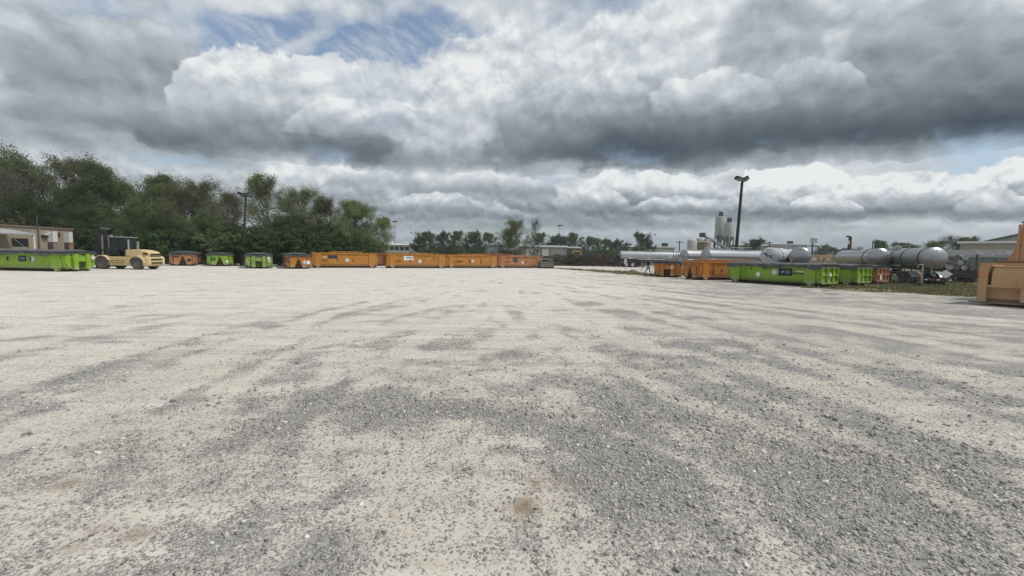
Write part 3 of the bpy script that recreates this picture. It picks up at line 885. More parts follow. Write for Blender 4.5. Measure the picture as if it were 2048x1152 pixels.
        for a in range(nxs):
            for q in range(n - 1): F.append((a * n + q, (a + 1) * n + q, (a + 1) * n + q + 1, a * n + q + 1))
        # end aprons folded down
        for a, sx in ((0, -1), (nxs, 1)):
            base = len(V)
            for q in range(2, n - 2):
                p = V[a * n + q]; V.append((p[0] + .02 * sx, p[1], H - .13 + .03 * math.sin(q * 1.7)))
            for q in range(2, n - 3):
                f = (a * n + q, a * n + q + 1, base + q - 1, base + q - 2)
                F.append(f if sx > 0 else f[::-1])
        MB().add(V, F).build('tarp', M_tarp, t, 4)
        MB().tube([(-hl - .1, -hw - .1, H + .06), (hl + .1, -hw - .1, H + .06)], .04, 8).build('tarp_roller', M_iron, t, R(50))
        if lug: MB().bar((hl * .1, hw + .10, H - .10), (hl * .1 + .6, hw + .12, H + .04), .07, .05).build('tarp_crank', M_iron, t)
    else:
        for k in range(10):
            x = -hl + .35 + (L - .7) * k / 9
            MB().tube([(x, -hw - .02, H + .09), (x, -hw * .5, H + .17), (x, 0, H + .20), (x, hw * .5, H + .17), (x, hw + .02, H + .09)], .032, 6).build('tarp_bow', mat, t, R(50))
        MB().tube([(-hl * .35, 0, H + .235), (hl * .5, 0, H + .235)], .04, 6).build('ridge_bar', mat, t)
        for s in (-1, 1):
            for k in range(6):
                x = -hl * .36 + L * .42 * k / 5
                MB().box(x - .07, x + .07, s * (hw + .03) - .05, s * (hw + .03) + .05, H + .092, H + .20).build('lid_lug', mat, t)
            MB().box(-hl * .44, hl * .56, s * (hw - .02) - .05, s * (hw - .02) + .05, H + .202, H + .26).build('lid_rail', mat, t)
        MB().box(-hl + .1, hl - .1, -hw + .08, hw - .08, H - .10, H - .06).build('load_cover', M_recess, t)
    for face, u, z, kind, w, h in decals:
        off = .012 if face[1] == 'y' else (.28 if (face == '+x' and nose != 'hook') else .17 if face == '+x' else .125)
        if face == '+x' and abs(u) > .9: off = .115
        decal(t, on_face(t, face, hl, hw, u, z, off), kind, w, h)
    return t

def along(p, yaw, d): return Vector((p[0] + math.cos(yaw) * d, p[1] + math.sin(yaw) * d, 0))
YROW = R(27)
container('long orange box with an oblong black sign, left end of the long row', gp(689, 54.5), YROW, M_orange2, 7.5, H=1.76, top='bows', decals=[('-y', -1.45, 1.34, 'wide_sign', 1.05, .36), ('-y', .20, .96, 'diamond', .55, .55), ('-y', -2.35, 1.3, 'sticker', .36, .14)])
container('orange box carrying a white lettered board high on its side', gp(830, 58), YROW, M_orange2, 7.7, H=1.76, top='bows', decals=[('-y', -1.15, 1.33, 'white_sign', 1.25, .56), ('-y', .35, .92, 'diamond', .6, .6), ('-y', 2.3, 1.3, 'patch', .25, .1)])
container('orange box without a signboard, between the white-board box and the salmon one', gp(939, 62.5), YROW, M_orange2, 7.6, H=1.74, top='bows', decals=[('-y', .0, 1.02, 'diamond', .5, .5), ('-y', -1.9, .95, 'patch', .8, .14)], fittings=((-.45, .98, .6), (1.3, .98, .6)))
container('faded salmon box with a square black sign, right end of the long row', gp(1034, 67), YROW, M_pink, 7.4, H=1.70, top='bows', decals=[('-y', -.95, 1.24, 'sign', .72, .56), ('-y', .30, .85, 'diamond', .5, .5)])
container('rusty brown box seen in the gap behind two orange boxes', gp(773, 66), YROW, M_rust, 6.8, H=1.72, top='bows', decals=[('-x', -.1, 1.3, 'sticker', .4, .3)], group='rusty boxes behind the long row')
container('rusty orange box whose top rail shows above the row, left of the salmon box', gp(985, 76), YROW, M_rust, 7.0, H=1.98, top='bows', group='rusty boxes behind the long row')
YEND = R(-60)
def end_on(x, Y, L=6.9): return along(gp(x, Y), YEND, -L / 2)
container('orange box seen end-on with a dark tarp and two white placards', end_on(597, 48), YEND, M_orange, 6.9, 2.5, 1.50, decals=[('+x', .62, .74, 'diamond', .46, .46), ('+x', .98, .72, 'round', .44, .44), ('+x', -.95, .98, 'sign', .52, .44)], arch=.28)
container('pale green box seen end-on with a grey domed tarp, beside the tall timber lamp pole', end_on(518, 47), YEND, M_green_pale, 6.9, 2.5, 1.45, nose='pocket', decals=[('+x', .95, 1.12, 'diamond', .44, .44), ('+x', 1.0, .82, 'round', .2, .2), ('+x', -1.0, .66, 'sticker', .1, .1)], arch=.26)
container('bright green box seen end-on with a small square black sign and white diamond', end_on(440, 52), YEND, M_green, 6.9, 2.5, 1.42, decals=[('+x', -.62, .88, 'sign', .42, .36), ('+x', .74, .58, 'diamond_plain', .40, .32)], arch=.16)
container('faded salmon box seen end-on under a dark tarp, right of the forklift', end_on(366, 51), YEND, M_pink, 6.9, 2.5, 1.46, decals=[('+x', -.62, 1.19, 'sign', .62, .34), ('+x', .62, .70, 'patch', .34, .3)], arch=.24)
Lg = Vector((-35.4, 35.2, 0))
container('long green box with sagging tarp, cut by the left edge of the picture', Lg - Vector((3.5, 0, 0)), 0, M_green, 7.0, 2.5, 1.50, nose='pocket', decals=[('-y', .25, 1.0, 'sign', .60, .46), ('-y', 1.05, .98, 'diamond', .5, .5), ('+x', .86, 1.12, 'diamond', .42, .42), ('+x', .92, 1.12, 'round', .13, .13)], arch=.22)
YNG = R(120)
d_ = Vector((math.cos(YNG), math.sin(YNG), 0)); n_ = Vector((math.sin(YNG), -math.cos(YNG), 0))   # n_: away from the left side
def by_corner(px, Y, L, W): return gp(px, Y) + d_ * L / 2 + n_ * W / 2
container('nearest bright green box with black sign and two diamond placards, ribbed door facing right', by_corner(1638, 30.5, 6.9, 2.5), YNG, M_green, 6.9, 2.5, 1.52, decals=[('+y', 1.12, 1.02, 'sign', .98, .56), ('+y', .30, .98, 'diamond', .55, .55), ('+y', -.95, .76, 'diamond_plain', .40, .46), ('+y', -3.0, .92, 'patch', .16, .2), ('+y', 2.2, 1.08, 'sticker', .6, .1), ('-x', .0, .9, 'diamond_plain', .36, .36)], ladder=(1, 2.15), arch=.16, lug=True, fittings=((1.55, 1.15, .12), (.45, 1.2, .12)))
container('half-hidden green box behind the nearest green one, only its ribbed door end showing', by_corner(1710, 33.0, 6.9, 2.44), YNG, M_green, 6.9, 2.44, 1.50, decals=[('-x', -.85, .60, 'sticker', .12, .4)], arch=.14)
container('salmon orange box at the right end, its door beside the tank trailers', by_corner(1750, 35.6, 6.9, 2.3), YNG, M_pink, 6.9, 2.3, 1.46, decals=[('-x', -.55, .62, 'sticker', .36, .42)], arch=.12)
container('amber box with a white numeral on its nose, left of the nearest green box', along(gp(1399, 38.2), R(14), 3.45) + Vector((-.24, .97, 0)) * 1.22, R(194), M_orange, 6.9, 2.44, 1.58, decals=[('+x', -1.06, 1.08, '5', .4, .46), ('+y', -2.3, 1.0, 'round', .13, .13), ('+y', -2.05, .62, 'patch', .16, .42), ('+y', .2, .62, 'patch', .2, .36)], ladder=(1, 2.2), top='bows', fittings=((.4, .9, .3), (1.2, .9, .2)))
container('tarped orange box seen end-on beside the walking person', gp(1334, 43.0) + Vector((math.cos(R(64)), math.sin(R(64)), 0)) * 3.4, R(244), M_orange, 6.8, 2.44, 1.46, nose='pocket', decals=[('+x', .45, 1.02, 'diamond', .4, .4)], arch=.14)

# ------------------------------------------------------------------ compactor box and its hopper, right edge
def compactor():
    # local x runs along the visible flank towards the viewer, local -y is the visible flank
    yaw = R(-60)
    c = gp(1953, 19.9)
    t = thing('compactor_box', 'tan steel compactor box with a rounded drum flank, cut by the right edge', 'compactor', (c.x, c.y, 0), yaw)
    L, W, H = 5.8, 2.3, 1.86
    MB().box(0.0, .30, -.14, W, .16, H).build('end_frame', M_tan, t, bevel=.02)
    MB().box(.30, L, .34, W, .16, H - .06).build('body', M_tan, t)
    # drum flank: quarter-round sheet between frames
    pr = []
    for k in range(9):
        a = k * math.pi / 16
        pr.append((.36 - .46 * math.sin(a), H - .06 - .50 * (1 - math.cos(a))))
    poly = [(.36, .95)] + [(-.10, .95), (-.10, H - .58)] + pr[::-1]
    MB().prism([(.42, y, z) for y, z in poly], (1.55, 0, 0)).build('drum_cover', M_tan, t, R(35))
    MB().box(.302, 2.9, -.12, .338, .84, .946).build('waist_beam', M_tan, t, bevel=.015)
    MB().box(1.32, 2.9, -.14, .338, .22, .838).build('gear_housing', M_tan, t, bevel=.02)
    MB().box(1.99, 2.35, -.13, .338, .948, H - .002).build('corner_post', M_tan, t, bevel=.015)
    MB().prism([(.302, y, z) for y, z in ((.02, .84), (.14, .62), (.14, .34), (.28, .20), (.338, .20), (.338, .84))], (1.016, 0, 0)).build('curved_skirt', M_tan, t, R(35))
    MB().box(-.02, L + .02, .10, .30, H + .002, H + .09).build('top_rail', M_tan, t, bevel=.015)
    MB().box(-.10, -.002, .10, .30, 1.30, 1.58).build('marker_lamp', M_red, t)
    MB().prism([(1.45, -.12, .218), (1.95, -.12, .218), (1.82, -.12, .0), (1.58, -.12, .0)], (0, .26, 0)).build('foot', M_tan, t, bevel=.01)
    MB().box(-.30, .5, .10, .26, .10, .158).build('skid_rail', M_rust, t)
    MB().box(.5, 5.8, .10, .26, .10, .158).build('skid_rail', M_rust, t)
    MB().box(-.24, -.002, .25, .9, .88, 1.0).build('latch_beam', M_tan, t)
    return t
compactor()
def hopper():
    c = gp(1993, 22.3)
    t = thing('compactor_hopper', 'tall salmon tan feed hopper standing behind the compactor box', 'hopper', (c.x, c.y, 0), R(-60))
    MB().box(0, 4, 0, 2.4, .02, 1.9).build('base_box', M_salmon, t, bevel=.02)
    MB().prism([(.06, .05, z) if False else (x, .05, z) for x, z in ((.10, 1.90), (.55, 2.85), (.62, 3.98), (3.4, 3.98), (3.4, 1.90))], (0, 2.2, 0)).build('chute', M_salmon, t, bevel=.02)
    MB().box(-.06, 4.02, -.03, .045, 1.902, 2.06).build('flange', M_rust, t)
    MB().box(.50, .60, -.02, .048, 2.07, 3.9).build('stiffener', M_salmon, t)
    MB().box(1.5, 1.62, -.02, .048, 2.07, 3.9).build('stiffener', M_salmon, t)
    MB().box(.56, 3.5, .02, 2.3, 3.982, 4.06).build('rim', M_salmon, t, bevel=.015)
    return t
hopper()

# ------------------------------------------------------------------ forklift
def wheel(parent, x, y, r, w, rim=M_rim, name='wheel', dual=False):
    """wheel turning about local y"""
    h = bpy.data.objects.new(name, None); COL.objects.link(h); h.parent = parent; h.location = (x, y, r); h.empty_display_size = .1
    for off in ((-w * .54, w * .54) if dual else (0,)):
        MB().lathe([(r * .55, off - w * .5), (r * .9, off - w * .5), (r, off - w * .34), (r, off + w * .34), (r * .9, off + w * .5), (r * .55, off + w * .5)], 'y', 28, ring=True).build('tyre', M_tyre, h, R(30))
    MB().lathe([(.05, -w * .30), (r * .30, -w * .34), (r * .54, -w * .40), (r * .56, -w * .2), (r * .56, w * .2), (r * .54, w * .40), (r * .30, w * .34), (.05, w * .3)], 'y', 20).build('rim', rim, h, R(30))
    return h

def forklift():
    c = gp(258, 40.6)
    t = thing('forklift', 'cream yellow heavy forklift with a black mast, parked by the trees', 'forklift', (c.x, c.y, 0), math.pi)
    Y = M_yellow
    # chassis between the axles
    MB().prism([(x, -.95, z) for x, z in ((-1.0, .34), (1.05, .34), (1.25, .95), (1.25, 1.18), (-.95, 1.18))], (0, 1.9, 0)).build('chassis', Y, t, bevel=.03)
    for s in (-1, 1):
        k = MB()
        for z in (.45, .66, .87): k.box(-.55, .75, s * .952 if s > 0 else -1.06, 1.06 if s > 0 else -.952, z, z + .09)
        k.build('step', Y, t, bevel=.01)
        # arched fenders
        arc = [(1.55 + .74 * math.cos(a), .60 + .70 * math.sin(a)) for a in np.linspace(.3, 2.75, 12)]
        arc2 = [(1.55 + .66 * math.cos(a), .60 + .62 * math.sin(a)) for a in np.linspace(2.75, .3, 12)]
        MB().prism([(x, s * .58, z) for x, z in arc + arc2], (0, s * .55, 0)).build('front_fender', Y, t, R(30))
        arc = [(-1.62 + .78 * math.cos(a), .55 + .76 * math.sin(a)) for a in np.linspace(.1, 3.05, 14)]
        arc2 = [(-1.62 + .68 * math.cos(a), .55 + .66 * math.sin(a)) for a in np.linspace(3.05, .1, 14)]
        MB().prism([(x, s * .55, z) for x, z in arc + arc2], (0, s * .56, 0)).build('rear_fender', Y, t, R(30))
    # hood and counterweight
    hood = [(-.35, 1.20), (-.35, 1.84), (-1.0, 1.86), (-1.75, 1.80), (-2.35, 1.66), (-2.52, 1.42), (-2.52, 1.25), (-1.2, 1.22)]
    MB().prism([(x, -.72, z) for x, z in hood], (0, 1.44, 0)).build('hood', Y, t, R(35), bevel=.06)
    cw = [(-1.35, 1.215), (-2.50, 1.245), (-2.66, 1.05), (-2.66, .42), (-2.45, .30), (-2.1, .30), (-2.1, .9), (-1.4, 1.05)]
    MB().prism([(x, -.98, z) for x, z in cw], (0, 1.96, 0)).build('counterweight', Y, t, bevel=.05)
    for z in (1.42, .95, .62): MB().box(-2.70, -2.60, -.62, .62, z - .07, z + .07).build('vent_slot', M_black, t)
    MB().box(-2.45, -2.0, -.735, -.715, 1.38, 1.55).build('side_vent', M_black, t)
    MB().box(-2.45, -2.0, .715, .735, 1.38, 1.55).build('side_vent', M_black, t)
    MB().tube([(-.55, .55, 1.84), (-.55, .55, 2.75)], .07, 10).build('exhaust', M_galv, t, R(40))
    MB().box(-.52, -.34, -.66, -.44, 1.85, 2.62).build('air_cleaner', M_galv, t, bevel=.03)
    # cab
    posts = [(1.05, .30), (-.28, -.28)]
    for s in (-1, 1):
        MB().bar((1.20, s * .68, 1.20), (.86, s * .66, 2.92), .09).build('cab_post', M_black, t)
        MB().bar((.25, s * .69, 1.20), (.22, s * .68, 2.92), .07).build('cab_post', M_black, t)
        MB().bar((-.28, s * .68, 1.20), (-.28, s * .66, 2.92), .09).build('cab_post', M_black, t)
        MB().prism([(x, s * .67, z) for x, z in ((1.10, 1.32), (.31, 1.32), (.28, 2.86), (.90, 2.86))], (0, .012, 0)).build('side_glass', M_glass, t)
        MB().prism([(x, s * .67, z) for x, z in ((.19, 1.75), (-.22, 1.75), (-.22, 2.86), (.18, 2.86))], (0, .012, 0)).build('side_glass', M_glass, t)
    MB().prism([(-.27, y, z) for y, z in ((-.62, 1.9), (.62, 1.9), (.60, 2.86), (-.60, 2.86))], (.012, 0, 0)).build('rear_glass', M_glass, t)
    MB().prism([(1.17, -.63, 1.35), (1.17, .63, 1.35), (.90, .61, 2.86), (.90, -.61, 2.86)], (.012, 0, .002)).build('windscreen', M_glass, t)
    MB().box(-.36, 1.0, -.74, .74, 2.922, 3.02).build('cab_roof', M_galv, t, bevel=.03)
    MB().box(-.15, .30, -.3, .3, 1.20, 1.62).build('seat', M_black, t, bevel=.05)
    MB().box(-.24, -.12, -.28, .28, 1.63, 2.2).build('seat_back', M_black, t, bevel=.04)
    MB().lathe([(.17, -.012), (.19, -.012), (.19, .012), (.17, .012)], 'x', 18, (.78, 0, 1.86), True).build('steering_wheel', M_black, t)
    MB().box(.85, 1.15, -.55, .55, 1.20, 1.72).build('dash', M_black, t, bevel=.04)
    # mast with carriage, chains and forks
    for s in (-1, 1):
        MB().box(1.98, 2.22, s * .72 - .12, s * .72 + .12, .18, 3.90).build('mast_rail', M_black, t)
        MB().box(2.225, 2.40, s * .50 - .09, s * .50 + .09, .15, 3.62).build('mast_rail', M_iron, t)
        MB().tube([(2.12, s * .3, .3), (2.12, s * .3, 3.2)], .07, 8).build('lift_cylinder', M_galv, t, R(40))
        MB().bar((2.0, s * .66, 1.05), (1.1, s * .72, 1.35), .11).build('tilt_cylinder', M_iron, t)
        MB().prism([(x, s * .55 - .08, z) for x, z in ((2.46, .05), (3.9, .05), (3.9, .08), (2.54, .14), (2.54, 1.0), (2.46, 1.0))], (0, .16, 0)).build('fork', M_black, t)
    for z in (3.74, 3.1, 1.7, .5): MB().box(2.04, 2.20, -.628, .628, z, z + .12).build('mast_crossbar', M_iron if z < 3.5 else M_galv, t)
    for z in (.45, .95): MB().box(2.39, 2.455, -1.0, 1.0, z - .09, z + .09).build('carriage_bar', M_black, t)
    MB().box(1.80, 2.5, -.86, .86, 3.902, 3.98).build('mast_head', M_black, t)
    for y in (-.92, -.46, 0, .46, .92): MB().box(2.40, 2.45, y - .035, y + .035, 1.05, 2.5).build('load_backrest_bar', M_black, t)
    MB().box(2.40, 2.45, -.96, .96, 2.502, 2.60).build('load_backrest_top', M_black, t)
    for y in (-.16, .16): MB().tube([(2.08, y, .5), (2.0, y, 1.6), (2.06, y, 3.5)], .035, 6).build('hydraulic_hose', M_black, t, R(50))
    MB().box(.0, .5, -.55, .55, 3.022, 3.10).build('work_lamp_bar', M_black, t)
    for s in (-1, 1): MB().box(1.0, 1.12, s * .5 - .09, s * .5 + .09, 3.0, 3.16).build('work_lamp', M_lens, t)
    for s in (-1, 1):
        wheel(t, 1.55, s * .86, .58, .50)
        wheel(t, -1.62, s * .82, .55, .42)
    return t
forklift()

# ------------------------------------------------------------------ tank trailers
def tanker(label, head, yaw, mat, Lb=11.5, D=1.78, zc=2.30, rings=(), detail=True, logo=None, wheels=True, stripe=False):
    """rear head at local x=0 facing -x; the barrel runs to +x"""
    t = thing('tank_trailer', label, 'tank trailer', (head[0], head[1], 0), yaw, 'tank trailers parked beyond the boxes')
    r = D / 2
    MB().lathe([(r, .0), (r, Lb)], 'x', 48, (0, 0, zc)).build('barrel', mat, t, R(50))
    hp = [(.02, -.34), (r * .30, -.325), (r * .58, -.27), (r * .80, -.17), (r * .93, -.06), (r * .998, -.002)]
    hm = M_head if mat is M_polish else mat
    MB().lathe(hp, 'x', 48, (0, 0, zc)).build('rear_head', hm, t, R(50))
    MB().lathe([(a_, Lb - b_) for a_, b_ in hp[::-1]], 'x', 48, (0, 0, zc)).build('front_head', hm, t, R(50))
    for x in rings: MB().lathe([(r + .002, x - .05), (r + .035, x - .045), (r + .035, x + .045), (r + .002, x + .05)], 'x', 48, (0, 0, zc), True).build('band', M_iron, t, R(50))
    for x in (.05, Lb - .05): MB().lathe([(r + .001, x - .03), (r + .02, x - .028), (r + .02, x + .028), (r + .001, x + .03)], 'x', 48, (0, 0, zc), True).build('rim_band', M_brushed, t, R(50))
    # walkway, manhole and rail on top
    MB().box(Lb * .40, Lb * .62, -.35, .35, zc + r - .04, zc + r + .04).build('walkway', M_galv, t)
    MB().lathe([(.26, 0), (.26, .16), (.3, .16), (.3, .22), (.02, .25)], 'z', 16, (Lb * .5, 0, zc + r + .02)).build('manhole', M_galv, t, R(40))
    k = MB()
    for s in (-1, 1):
        k.tube([(Lb * .40, s * .36, zc + r), (Lb * .40, s * .36, zc + r + .3), (Lb * .62, s * .36, zc + r + .3), (Lb * .62, s * .36, zc + r)], .02, 6)
    k.build('guard_rail', M_galv, t)
    for s in (-1, 0, 1): MB().lathe([(.045, -.02), (.045, .02)], 'x', 10, (-.17 + .06 * (s == 0) * -1, s * .22, zc + r * .74)).build('marker_lamp', M_black, t)
    # running gear
    for s in (-1, 1): MB().box(.2, Lb - .4, s * .42 - .06, s * .42 + .06, zc - r - .10, zc - r + .12).build('frame_rail', M_iron, t)
    for x in (1.0, 2.25, Lb - 1.0): MB().box(x - .12, x + .12, -.55, .55, zc - r - .05, zc - r + .35).build('saddle', M_iron, t)
    for x in (1.0, 2.25):
        for s in (-1, 1):
            wheel(t, x, s * .92, .52, .27, M_chrome_rim, dual=True)
        MB().tube([(x, -.9, .52), (x, .9, .52)], .07, 8).build('axle', M_iron, t)
    for s in (-1, 1):
        arc = [(1.62 + 1.32 * math.cos(a), .60 + .55 * math.sin(a)) for a in np.linspace(.15, 2.99, 14)]
        arc2 = [(1.62 + 1.28 * math.cos(a), .60 + .51 * math.sin(a)) for a in np.linspace(2.99, .15, 14)]
        MB().prism([(x, s * .66, z) for x, z in arc + arc2], (0, s * .62, 0)).build('mudguard', M_brushed, t, R(30))
        MB().box(Lb - 2.6, Lb - 2.45, s * .6 - .07, s * .6 + .07, .05, zc - r).build('landing_leg', M_iron, t)
    MB().box(-.12, .0, -1.22, 1.22, .42, .56).build('bumper', M_iron, t)
    for k in range(6):
        MB().box(-.135, -.122, -1.2 + k * .4, -1.0 + k * .4, .44, .54).build('reflector', M_red if k % 2 else M_white, t)
    for s in (-1, 1):
        MB().bar((-.05, s * .7, .56), (.1, s * .55, zc - r * .72), .07).build('bumper_stay', M_iron, t)
        MB().lathe([(.07, -.13), (.07, -.1)], 'x', 10, (-.03, s * .95, .75)).build('tail_lamp', M_red, t)
    MB().tube([(.3, 0, zc - r + .05), (.25, 0, 1.0), (-.1, 0, .85)], .07, 8).build('outlet_pipe', M_galv, t, R(40))
    MB().lathe([(.1, -.05), (.12, 0), (.1, .05)], 'x', 12, (-.15, 0, .85)).build('outlet_cap', M_galv, t)
    for x in np.arange(1.9, Lb - .5, 1.9): MB().lathe([(r + .0005, x - .012), (r + .008, x), (r + .0005, x + .012)], 'x', 48, (0, 0, zc), True).build('weld_seam', M_galv, t)
    k = MB()
    for e in (-.2, .2): k.bar((Lb * .5 + e, -r - .05, zc - r * .9), (Lb * .5 + e, -.42, zc + r + .02), .035)
    for q in range(7):
        f = q / 6
        k.bar((Lb * .5 - .2, (-r - .05) * (1 - f) - .42 * f, zc - r * .9 + f * (1.9 * r)), (Lb * .5 + .2, (-r - .05) * (1 - f) - .42 * f, zc - r * .9 + f * (1.9 * r)), .03)
    k.build('ladder', M_galv, t)
    for s in (-1, 1):
        MB().tube([(3.4, s * (r * .86), zc - r * .82), (Lb - 3.2, s * (r * .86), zc - r * .82)], .10, 8).build('hose_tube', M_galv, t, R(40))
        MB().box(Lb * .62, Lb * .62 + .9, s * .85 - .25, s * .85 + .25, .75, 1.25).build('tool_box', M_iron, t, bevel=.03)
    if logo == 'arrows':
        for q, (y0, z0) in enumerate(((.30, .10), (-.12, -.10))):
            MB().prism([(-.335, y0 + y, zc + z0 + z) for y, z in ((.22, .18), (-.18, .18), (-.10, .06), (-.24, -.16), (-.08, -.16), (.04, .04), (.14, .04))], (-.012, 0, 0)).build('emblem', M_blue, t)
    if logo == 'red':
        MB().box(-.345, -.30, -.34, .34, zc - .33, zc - .17).build('lettering_strip', plain('faded_red', (.20, .05, .05), .5), t)
        for k in range(8): MB().box(-.350, -.346, -.30 + k * .075, -.26 + k * .075, zc - .30, zc - .20).build('print_line', M_offwhite, t)
    if logo == 'P':
        me = text_mesh('P', 1.25); o = link('lettering', me, M_white, t)
        o.matrix_local = Matrix.Translation((Lb - 2.3, -r - .03, zc - .10)) @ Matrix.Rotation(math.pi / 2, 4, 'X')
    return t

def tk(px, Y, *a, **k): return gp(px, Y)
tanker('dull grey tank trailer with red lettering strip and three lamps on its head, nearest one', gp(1864, 36), R(72), M_brushed, rings=(.55, 3.2, 5.0), logo='red')
tanker('polished tank trailer behind the salmon box, tan ground mirrored in its head', gp(1755, 41), R(66), M_polish, rings=(1.7,))
tanker('polished tank trailer seen straight end-on above the nearest green box', gp(1597, 41.5), R(57), M_polish)
tanker('white tank trailer with a blue emblem on its head', gp(1537, 44), R(46), M_tankwhite, rings=(1.3,), logo='arrows')
tanker('shiny tank trailer with its flank behind the leaning lamp pole', gp(1409, 53), R(20), M_polish, D=1.70, zc=2.24)
tanker('shiny tank trailer above the amber box, left of the one by the lamp pole', gp(1366, 56.5), R(20), M_polish, Lb=9, D=1.66, zc=2.22)
tanker('polished tank trailer standing broadside with a white letter near its end', gp(1240, 86), R(-3), M_polish, rings=(10.2, 10.7, 11.1), Lb=11.8, logo='P')
def label_board(t_px, Y):
    pass
# hazard board hung at the rear of the nearest tank trailer
hb = gp(1889, 33.4)
t = thing('hazard_board', 'white diamond hazard board at the rear of the nearest tank trailer', 'placard', (hb.x, hb.y, 0), R(-25))
MB().prism([(0, 0, .72), (.42, 0, 1.05), (0, 0, 1.38), (-.42, 0, 1.05)], (0, .02, 0)).build('board', M_white, t)
MB().bar((0, .04, .0), (0, .04, 1.30), .05).build('post', M_iron, t)

# ------------------------------------------------------------------ other trailers by the right fence
def dump_trailer():
    c = gp(1978, 44)
    t = thing('dump_trailer', 'grey dump trailer with a domed tarp in front of the beige building', 'trailer', (c.x, c.y, 0), R(-30))
    L, W = 7.5, 2.5
    G = plain('trailer_grey', (.20, .195, .185), .6, .2)
    MB().box(-L / 2, L / 2, -W / 2, W / 2, 1.15, 2.55).build('body', G, t, bevel=.03)
    k = 9
    for q in range(k):
        x = -L / 2 + .05 + (L - .1) * q / (k - 1)
        MB().box(x - .06, x + .06, -W / 2 - .09, -W / 2 - .002, 1.1, 2.56).build('side_rib', G, t)
    MB().box(-L / 2 - .05, L / 2 + .05, -W / 2 - .10, -W / 2 - .003, 2.563, 2.69).build('top_rail', M_galv, t)
    V, F = [], []
    for a in range(13):
        x = -L / 2 + L * a / 12
        for q in range(11):
            y = -W / 2 - .05 + (W + .1) * q / 10
            V.append((x, y, 2.70 + .62 * max(0, 1 - (2 * y / W) ** 2) ** .6 + .03 * math.sin(a * 2.1)))
    for a in range(12):
        for q in range(10): F.append((a * 11 + q, (a + 1) * 11 + q, (a + 1) * 11 + q + 1, a * 11 + q + 1))
    F.append(tuple(range(11))); F.append(tuple(12 * 11 + 10 - q for q in range(11)))
    MB().add(V, F).build('tarp', M_tarp, t, R(60))
    for s in (-1, 1): MB().box(-L / 2, L / 2, s * .45 - .07, s * .45 + .07, .85, 1.148).build('frame_rail', M_iron, t)
    for x in (1.6, 2.9):
        for s in (-1, 1): wheel(t, x, s * .95, .52, .27, M_rim, dual=True)
    for s in (-1, 1): MB().box(-2.6, -2.45, s * .6 - .07, s * .6 + .07, .0, .85).build('landing_leg', M_iron, t)
dump_trailer()
def flatbed():
    c = gp(1921, 42)
    t = thing('flatbed_trailer', 'dark flatbed trailer stacked with grey pipes right of the nearest tank trailer', 'trailer', (c.x, c.y, 0), R(62))
    MB().box(-.2, 9, -1.2, 1.2, 1.05, 1.22).build('deck', M_iron, t)
    for s in (-1, 1): MB().box(0, 9, s * .45 - .07, s * .45 + .07, .75, 1.048).build('frame_rail', M_iron, t)
    for q, (y, z) in enumerate(((-.8, 1.5), (-.25, 1.5), (.3, 1.5), (.85, 1.5), (-.52, 1.98), (.03, 1.98), (.58, 1.98), (-.25, 2.46), (.3, 2.46))):
        MB().tube([(.1 + .1 * (q % 3), y, z), (8.6, y, z)], .265, 14).build('pipe', M_galv if q % 2 else M_rim, t, R(40))
    for y in (-1.15, 1.15):
        for x in (.5, 4, 8): MB().box(x - .05, x + .05, y - .05, y + .05, 1.222, 2.8).build('stake', M_iron, t)
    for x in (.8, 2.1):
        for s in (-1, 1): wheel(t, x, s * .92, .5, .27, M_chrome_rim, dual=True)
    MB().box(-.32, -.202, -1.2, 1.2, .5, 1.2).build('tail_board', M_iron, t)
flatbed()
def tow_dolly():
    c = gp(1842, 33.8)
    t = thing('gate_post', 'grey pipe gate post with a small wheel, in front of the tank trailers', 'gate post', (c.x, c.y, 0), R(-20))
    MB().tube([(0, 0, 0), (0, 0, 1.75)], .05, 10).build('post', M_galv, t, R(40))
    MB().tube([(0, 0, 1.74), (-.25, 0, 1.74), (-.3, 0, 1.5)], .04, 8).build('hook_arm', M_galv, t, R(40))
    wheel(t, -.18, -.05, .20, .10, M_iron)
    MB().bar((-.18, -.02, .2), (0, 0, .5), .05).build('wheel_fork', M_iron, t)
tow_dolly()

